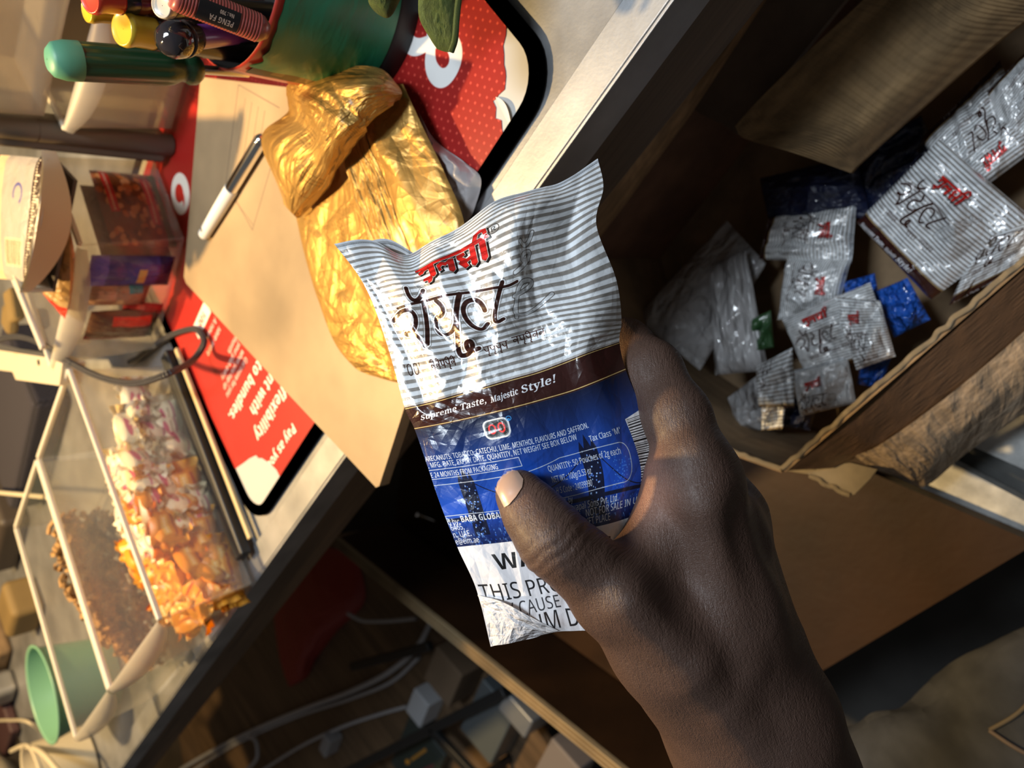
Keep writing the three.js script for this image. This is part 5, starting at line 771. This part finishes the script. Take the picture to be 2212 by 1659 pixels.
// ---------------------------------------------------------------- the pouches in the cardboard box
{
  const film2 = mat(0xffffff, 0.9, { map: packetTex, roughnessMap: packetOrm, metalnessMap: packetOrm, metalness: 1, bumpMap: rep(crumpleTex, 1, 1.6), bumpScale: 0.011, clearcoat: 0.9, clearcoatRoughness: 0.12 });
  const put = (label, q, y, th, v0 = 0, v1 = 1, seed = 1, m = film2) => {   // four corners as seen: head left, head right, foot right, foot left
    const c = q.map(([a, b, k]) => T(a, b, y + (k ?? 0))), fold = creases(40, seed + 60, 1.2, 0.3, 2), n = V(0, 1, 0);
    const at = (u, v) => c[0].clone().lerp(c[1], u).lerp(c[3].clone().lerp(c[2], u), v);
    const h = (k) => (u, v) => { const e = Math.pow(Math.max(0, Math.sin(Math.PI * u) * Math.sin(Math.PI * v)), 0.45); return at(u, v).addScaledVector(n, k * th * e + (k > 0 ? 0.03 * fold(u, v) * (0.2 + e) : 0.006 * fold(u, v) * (1 - Math.min(1, e * 4)))); };
    const g = pouch(h(1), h(-0.8), 34, 46), uv = g.attributes.uv; for (let i = 0; i < uv.count; i++) uv.setY(i, 1 - lerp(v0, v1, 1 - uv.getY(i)));
    single('pouch', label, 'pouch', g, m);
  };
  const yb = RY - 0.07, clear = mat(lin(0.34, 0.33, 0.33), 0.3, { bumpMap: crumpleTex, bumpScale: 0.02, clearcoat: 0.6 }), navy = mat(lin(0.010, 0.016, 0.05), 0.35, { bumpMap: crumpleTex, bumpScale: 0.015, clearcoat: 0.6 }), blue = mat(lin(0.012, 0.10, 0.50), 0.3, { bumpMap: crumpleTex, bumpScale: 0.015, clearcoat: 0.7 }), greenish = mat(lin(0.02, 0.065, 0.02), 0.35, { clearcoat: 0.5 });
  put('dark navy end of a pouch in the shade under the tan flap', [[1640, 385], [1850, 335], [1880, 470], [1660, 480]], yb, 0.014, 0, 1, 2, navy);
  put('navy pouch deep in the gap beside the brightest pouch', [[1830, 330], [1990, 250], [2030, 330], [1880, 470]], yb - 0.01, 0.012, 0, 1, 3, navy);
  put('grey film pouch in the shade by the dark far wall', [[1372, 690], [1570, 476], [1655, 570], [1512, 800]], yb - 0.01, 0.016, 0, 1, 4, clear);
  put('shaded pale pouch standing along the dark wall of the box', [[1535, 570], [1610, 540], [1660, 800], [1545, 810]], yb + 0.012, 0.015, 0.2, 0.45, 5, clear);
  put('pouch in the shade with a red word, under the navy end', [[1850, 440], [1840, 570], [1640, 560], [1660, 470]], yb + 0.004, 0.012, 0, 0.5, 6);
  put('dim pouch with a red word between the shaded ones', [[1840, 560], [1800, 700], [1680, 690], [1700, 560]], yb + 0.010, 0.014, 0, 0.46, 7);
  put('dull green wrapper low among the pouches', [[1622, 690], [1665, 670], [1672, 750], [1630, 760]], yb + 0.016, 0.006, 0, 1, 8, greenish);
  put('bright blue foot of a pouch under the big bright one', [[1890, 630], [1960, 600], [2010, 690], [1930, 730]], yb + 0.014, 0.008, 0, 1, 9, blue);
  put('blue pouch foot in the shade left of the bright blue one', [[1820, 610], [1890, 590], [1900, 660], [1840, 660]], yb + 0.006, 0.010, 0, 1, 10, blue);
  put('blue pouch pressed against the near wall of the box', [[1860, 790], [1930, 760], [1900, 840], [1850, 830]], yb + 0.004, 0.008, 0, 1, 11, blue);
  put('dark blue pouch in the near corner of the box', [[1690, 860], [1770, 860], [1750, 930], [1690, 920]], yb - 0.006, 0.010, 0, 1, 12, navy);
  put('pouch half under the tan flap with brown script', [[2240, 320], [2080, 440], [1990, 300], [2160, 130]], yb + 0.014, 0.016, 0.05, 0.5, 13);
  put('pouch at the far end of the box below the tan flap', [[2330, 180], [2180, 330], [2130, 200], [2270, 60]], yb + 0.02, 0.016, 0.05, 0.5, 14);
  put('big bright pouch with a red word across it, against the near wall', [[2030, 300], [2240, 480], [2010, 648], [1850, 480]], yb + 0.032, 0.018, 0.02, 0.52, 15);
  put('bright pouch beyond the big one, cut off by the near wall', [[2130, 480], [2330, 420], [2240, 560], [2050, 660]], yb + 0.026, 0.012, 0.1, 0.5, 16);
  put('small bright pouch in the middle with a red word at its edge', [[1690, 690], [1880, 610], [1930, 760], [1740, 810]], yb + 0.030, 0.016, 0.05, 0.48, 17);
  put('striped bright pouch leaning on the near wall', [[1800, 640], [1900, 650], [1935, 770], [1850, 800]], yb + 0.040, 0.012, 0.02, 0.40, 18);
  put('narrow bright pouch lying toward the near corner', [[1635, 790], [1712, 750], [1715, 880], [1640, 880]], yb + 0.026, 0.012, 0.25, 0.47, 19);
  put('bright pouch with a red print nearest the corner of the box', [[1715, 800], [1830, 770], [1850, 870], [1730, 900]], yb + 0.034, 0.014, 0.0, 0.35, 20);
  put('thin flat pouch tail hanging into the near corner', [[1650, 860], [1700, 850], [1690, 925], [1646, 930]], yb + 0.018, 0.005, 0.3, 0.46, 21);
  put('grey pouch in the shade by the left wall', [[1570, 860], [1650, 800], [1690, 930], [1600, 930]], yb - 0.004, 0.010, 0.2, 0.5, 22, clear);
}

// ---------------------------------------------------------------- the person: hand, forearm, trousers
// a smooth field over tapered bones, meshed as one surface; axes of the grid: right, up and towards the eye
const person = thing('person', 'person gripping the striped pouch, bare dark forearm, grey trousers', 'person', P(1700, 1500, 0.40));
{
  const L = (px, py, d) => { const q = P(px, py, d).sub(EYE); return [q.dot(camX), q.dot(camY), q.dot(camZ)]; };
  const J = (px, py, mm, r) => [...L(px, py, mm / 1000), r * mm / 1000 / FPX];
  const chain = (l, k) => { const b = []; for (let i = 0; i + 1 < l.length; i++) b.push([l[i], l[i + 1]]); return { b, k }; };
  const groups = [
    // palm, wrist and forearm
    { k: 0.016, b: [
      [J(1512, 1040, 352, 82), J(1548, 1330, 362, 128)], [J(1548, 1330, 362, 128), J(1628, 1560, 385, 168)], [J(1628, 1560, 385, 168), J(1665, 1690, 400, 176)], [J(1665, 1690, 400, 176), J(1760, 1960, 430, 205)],
      [J(1572, 1120, 388, 78), J(1610, 1360, 392, 110)], [J(1560, 1200, 415, 70), J(1610, 1420, 415, 95)], [J(1440, 1395, 346, 112), J(1600, 1570, 380, 150)], [J(1440, 1240, 362, 84), J(1500, 1420, 366, 120)] ] },
    chain([J(1123, 1068, 329, 53), J(1154, 1112, 326, 62), J(1196, 1166, 324, 73), J(1256, 1216, 326, 74), J(1324, 1282, 332, 90), J(1440, 1395, 346, 112)], 0.006),
    chain([J(1512, 1040, 352, 82), J(1462, 900, 356, 70), J(1408, 800, 372, 62), J(1350, 745, 392, 54), J(1240, 735, 402, 50), J(1140, 765, 396, 44)], 0.006),
    chain([J(1572, 1120, 388, 78), J(1500, 980, 412, 64), J(1400, 890, 418, 58), J(1290, 860, 408, 52), J(1190, 870, 396, 45)], 0.005),
    chain([J(1560, 1200, 415, 70), J(1480, 1090, 428, 60), J(1390, 1010, 424, 54), J(1290, 985, 408, 48), J(1200, 990, 392, 42)], 0.005),
    chain([J(1570, 1290, 425, 66), J(1490, 1190, 432, 52), J(1410, 1130, 424, 46), J(1330, 1108, 406, 41), J(1262, 1108, 390, 36)], 0.005),
    // web between thumb and forefinger
    { k: 0.010, b: [[J(1372, 1232, 345, 62), J(1462, 1110, 352, 66)], [J(1400, 1190, 350, 50), J(1440, 1040, 352, 40)]] },
    // knuckle, tendons and veins that stand up under the skin
    { k: 0.007, b: [[J(1512, 1044, 338, 60), J(1500, 985, 340, 52)], [J(1584, 1118, 366, 56), J(1606, 1170, 368, 54)], [J(1196, 1168, 316, 52), J(1206, 1186, 316, 50)]] },
    { k: 0.006, b: [[J(1520, 1100, 331, 30), J(1590, 1420, 341, 26)], [J(1352, 1300, 316, 34), J(1490, 1440, 326, 30)], [J(1490, 1440, 326, 30), J(1600, 1560, 344, 30)], [J(1590, 1420, 341, 22), J(1560, 1520, 337, 22)], [J(1560, 1520, 337, 22), J(1640, 1640, 358, 24)], [J(1620, 1250, 364, 26), J(1655, 1450, 372, 26)]] },
  ];
  // skin folds across the thumb: place, direction, half width, depth
  const unit = (a, b) => { const d = b.map((q, i) => q - a[i]), l = Math.hypot(...d); return d.map((q) => q / l); }, thumbDir = unit(L(1121, 1066, 0.329), L(1250, 1218, 0.326));
  const grooves = [[L(1176, 1146, 0.322), thumbDir, 0.0010, 0.00025], [L(1192, 1168, 0.321), thumbDir, 0.0012, 0.00045], [L(1206, 1188, 0.321), thumbDir, 0.0011, 0.00038], [L(1222, 1204, 0.322), thumbDir, 0.0010, 0.0002]];
  const ks = [0, 0.012, 0.012, 0.010, 0.010, 0.010, 0.014, 0.010, 0.012];
  const capsule = (x, y, z, [a, b]) => { const bx = b[0] - a[0], by = b[1] - a[1], bz = b[2] - a[2], px = x - a[0], py = y - a[1], pz = z - a[2]; const t = clamp((px * bx + py * by + pz * bz) / (bx * bx + by * by + bz * bz), 0, 1), dx = px - t * bx, dy = py - t * by, dz = pz - t * bz; return Math.sqrt(dx * dx + dy * dy + dz * dz) - (a[3] + (b[3] - a[3]) * t); };
  const smin = (a, b, k) => { const h = Math.max(k - Math.abs(a - b), 0) / k; return Math.min(a, b) - h * h * k * 0.25; };
  const field = (x, y, z) => {
    let d = 1e9;
    for (let g = 0; g < groups.length; g++) { let e = 1e9; const G = groups[g]; for (const s of G.b) e = smin(e, capsule(x, y, z, s), G.k); d = g ? smin(d, e, ks[g]) : e; }
    for (const [a, ax, w, depth] of grooves) { const px = x - a[0], py = y - a[1], pz = z - a[2], s = (px * ax[0] + py * ax[1] + pz * ax[2]) + 0.0006 * Math.sin(420 * (px * ax[1] - py * ax[0])), r = Math.abs(px) + Math.abs(py) + Math.abs(pz); if (r < 0.045 && Math.abs(s) < 3 * w) d += depth * Math.exp(-(s * s) / (w * w)); }
    return d;
  };
  let lo = [1e9, 1e9, 1e9], hi = [-1e9, -1e9, -1e9];
  for (const G of groups) for (const s of G.b) for (const e of s) for (let i = 0; i < 3; i++) { lo[i] = Math.min(lo[i], e[i] - e[3] - 0.012); hi[i] = Math.max(hi[i], e[i] + e[3] + 0.012); }
  const C = 0.0017, N = lo.map((l, i) => Math.ceil((hi[i] - l) / C) + 1), W = new Float32Array(N[0] * N[1] * N[2]), at = (i, j, k) => (k * N[1] + j) * N[0] + i;
  // coarse pass skips cells far from the surface
  for (let k = 0; k < N[2]; k++) for (let j = 0; j < N[1]; j++) for (let i = 0; i < N[0];) { const d = field(lo[0] + i * C, lo[1] + j * C, lo[2] + k * C); W[at(i, j, k)] = d; let skip = Math.max(1, Math.floor((Math.abs(d) - 2.5 * C) / C)); for (let q = 1; q < skip && i + q < N[0]; q++) W[at(i + q, j, k)] = d; i += skip; }
  const pos = [], idx = [], cell = new Int32Array(W.length).fill(-1);
  for (let k = 0; k + 1 < N[2]; k++) for (let j = 0; j + 1 < N[1]; j++) for (let i = 0; i + 1 < N[0]; i++) {
    let n = 0, sx = 0, sy = 0, sz = 0, mask = 0; const v = [];
    for (let c = 0; c < 8; c++) { v[c] = W[at(i + (c & 1), j + ((c >> 1) & 1), k + (c >> 2))]; if (v[c] < 0) mask |= 1 << c; }
    if (mask === 0 || mask === 255) continue;
    for (let a = 0; a < 8; a++) for (const bit of [1, 2, 4]) { const b = a | bit; if (b === a || (v[a] < 0) === (v[b] < 0)) continue; const t = v[a] / (v[a] - v[b]); sx += (a & 1) + (bit === 1 ? t : 0); sy += ((a >> 1) & 1) + (bit === 2 ? t : 0); sz += (a >> 2) + (bit === 4 ? t : 0); n++; }
    cell[at(i, j, k)] = pos.length / 3; pos.push(lo[0] + (i + sx / n) * C, lo[1] + (j + sy / n) * C, lo[2] + (k + sz / n) * C);
  }
  const quad = (a, b, c, d, flip) => { if (a < 0 || b < 0 || c < 0 || d < 0) return; idx.push(...(flip ? [a, c, b, a, d, c] : [a, b, c, a, c, d])); };
  for (let k = 1; k + 1 < N[2]; k++) for (let j = 1; j + 1 < N[1]; j++) for (let i = 1; i + 1 < N[0]; i++) {
    const s = W[at(i, j, k)] < 0;
    if (s !== W[at(i + 1, j, k)] < 0) quad(cell[at(i, j - 1, k - 1)], cell[at(i, j, k - 1)], cell[at(i, j, k)], cell[at(i, j - 1, k)], !s);
    if (s !== W[at(i, j + 1, k)] < 0) quad(cell[at(i - 1, j, k - 1)], cell[at(i - 1, j, k)], cell[at(i, j, k)], cell[at(i, j, k - 1)], !s);
    if (s !== W[at(i, j, k + 1)] < 0) quad(cell[at(i - 1, j - 1, k)], cell[at(i, j - 1, k)], cell[at(i, j, k)], cell[at(i - 1, j, k)], !s);
  }
  const normal = (x, y, z) => { const e = 0.0012, n = [field(x + e, y, z) - field(x - e, y, z), field(x, y + e, z) - field(x, y - e, z), field(x, y, z + e) - field(x, y, z - e)], l = Math.hypot(...n) || 1; return n.map((q) => q / l); };
  const out = new Float32Array(pos.length), nor = new Float32Array(pos.length), col = new Float32Array(pos.length), uv = new Float32Array(pos.length / 3 * 2);
  const world = (x, y, z) => EYE.clone().addScaledVector(camX, x).addScaledVector(camY, y).addScaledVector(camZ, z), turn = (x, y, z) => V(0, 0, 0).addScaledVector(camX, x).addScaledVector(camY, y).addScaledVector(camZ, z);
  const armDir = (() => { const a = L(1540, 1150, 0.36), b = L(1665, 1690, 0.4), d = [b[0] - a[0], b[1] - a[1]], l = Math.hypot(...d); return [d[0] / l, d[1] / l]; })();
  const palmSpots = [[J(1398, 1075, 338, 62), 0.8], [J(1388, 1010, 345, 50), 0.6], [J(1120, 1075, 320, 46), 0.30]];
  for (let i = 0; i < pos.length / 3; i++) {
    let x = pos[3 * i], y = pos[3 * i + 1], z = pos[3 * i + 2]; const n = normal(x, y, z), d = field(x, y, z); x -= n[0] * d; y -= n[1] * d; z -= n[2] * d;
    const w = world(x, y, z), m = turn(...n); out.set([w.x, w.y, w.z], 3 * i); nor.set([m.x, m.y, m.z], 3 * i);
    let pale = 0; for (const [s, k] of palmSpots) pale = Math.max(pale, k * Math.exp(-((x - s[0]) ** 2 + (y - s[1]) ** 2 + (z - s[2]) ** 2) / (s[3] * s[3])));
    const mott = 0.86 + 0.28 * fbm(x * 90 + 40, y * 90 + z * 60 + 40, 3);
    col.set([lerp(0.080, 0.28, pale) * mott, lerp(0.046, 0.135, pale) * mott, lerp(0.034, 0.090, pale) * mott], 3 * i);
    uv[2 * i] = (x * armDir[0] + y * armDir[1]) * 14; uv[2 * i + 1] = (-x * armDir[1] + y * armDir[0] + z * 0.6) * 14;
  }
  const g = new THREE.BufferGeometry();
  g.setAttribute('position', new THREE.BufferAttribute(out, 3)); g.setAttribute('normal', new THREE.BufferAttribute(nor, 3)); g.setAttribute('color', new THREE.BufferAttribute(col, 3)); g.setAttribute('uv', new THREE.BufferAttribute(uv, 2)); g.setIndex(idx);
  const skinTex = dataTexture(1024, (x, y) => { const a = fbm(x * 40, y * 120, 3, 3), b = fbm(x * 130 + 20 * a, y * 50, 12, 3), c = fbm(x * 200, y * 200, 5, 2); const line = Math.pow(1 - Math.abs(2 * noise(x * 22 + 1.5 * a, y * 70, 9) - 1), 6); return 0.55 + 0.25 * (a - 0.5) + 0.3 * (b - 0.5) + 0.25 * (c - 0.5) - 0.16 * line; });
  part('body', g, new THREE.MeshPhysicalMaterial({ vertexColors: true, roughness: 0.46, specularIntensity: 0.7, bumpMap: skinTex, bumpScale: 0.0008, clearcoat: 0.08, clearcoatRoughness: 0.4 }), person, 'bare dark brown hand and forearm');
  // thumb nail, laid on the skin
  const hit = (px, py) => { const r = L(px, py, 1), l = Math.hypot(...r); let t = 0.27; for (let i = 0; i < 90; i++) { const d = field(r[0] / l * t, r[1] / l * t, r[2] / l * t); if (Math.abs(d) < 1e-5) break; t += d * 0.9; if (t > 0.5) break; } return r.map((q) => q / l * t); };
  const tip = [[1070, 1054], [1074, 1036], [1085, 1022], [1102, 1017], [1118, 1019]], cut = [[1091, 1096], [1102, 1090], [1116, 1074], [1128, 1054], [1130, 1036]];
  const nail = (k) => (u, v) => { const s = u * 4, i = Math.min(3, Math.floor(s)), f = s - i, p = [0, 1].map((c) => lerp(lerp(tip[i][c], tip[i + 1][c], f), lerp(cut[i][c], cut[i + 1][c], f), v)), q = hit(...p), n = normal(...q), o = k + 0.0003 * Math.sin(Math.PI * u); return world(q[0] + n[0] * o, q[1] + n[1] * o, q[2] + n[2] * o); };
  part('thumb_nail', pouch(nail(0.00045), nail(-0.0008), 28, 16), mat(lin(0.42, 0.27, 0.20), 0.36, { clearcoat: 0.5, clearcoatRoughness: 0.2 }), person, 'pale thumb nail');
  // trousers: a thigh that runs out of the picture, with a pocket seam
  const axisPts = [[1700, 1900, 700], [1850, 1800, 690], [2010, 1725, 680], [2160, 1650, 672], [2340, 1545, 665], [2600, 1400, 660]].map(([a, b, d]) => P(a, b, d / 1000)), curve = new THREE.CatmullRomCurve3(axisPts);
  const thigh = (u, v) => { const c = curve.getPoint(u), t = curve.getTangent(u), side = t.clone().cross(camZ).normalize(), front = side.clone().cross(t).normalize(), a = v * 2 * Math.PI; const r = 0.083 + 0.006 * (fbm(u * 5 + 3, Math.cos(a) * 1.2 + 3, 4) - 0.5) * 2 + 0.005 * Math.sin(u * 26 + 5 * noise(u * 4, v * 5)) * noise(u * 6, v * 7, 3) + 0.004 * Math.sin(a * 3 + u * 14); return c.addScaledVector(side, Math.cos(a) * r).addScaledVector(front, Math.sin(a) * r * 0.85); };
  const tg = grid(thigh, 110, 72), tr = part('trousers', tg, mat(lin(0.098, 0.102, 0.112), 0.92, { bumpMap: rep(weaveTex, 14, 10), bumpScale: 0.0008, map: rep(blotchTex, 3), sheen: 0.2, sheenRoughness: 0.8 }), person, 'grey cloth trousers');
  const onLeg = (px, py) => { let best = null, bd = 1e9; for (let i = 0; i <= 120; i++) for (let j = 0; j <= 90; j++) { const p = thigh(i / 120, j / 90), q = pix(p); if (q[2] > 0.68) continue; const d = (q[0] - px) ** 2 + (q[1] - py) ** 2; if (d < bd) { bd = d; best = p; } } return best.addScaledVector(camZ, 0.0012); };
  part('pocket_seam', tube([[2240, 1500], [2190, 1535], [2134, 1572]].map(([a, b]) => onLeg(a, b)), 0.0019, 20, 6), mat(lin(0.13, 0.10, 0.06), 0.8), tr, 'raised pocket seam');
  part('pocket_seam', tube([[2134, 1572], [2180, 1602], [2240, 1640]].map(([a, b]) => onLeg(a, b)), 0.0019, 20, 6), mat(lin(0.11, 0.08, 0.06), 0.8), tr, 'raised pocket seam');
}
renderer.render(scene, camera);
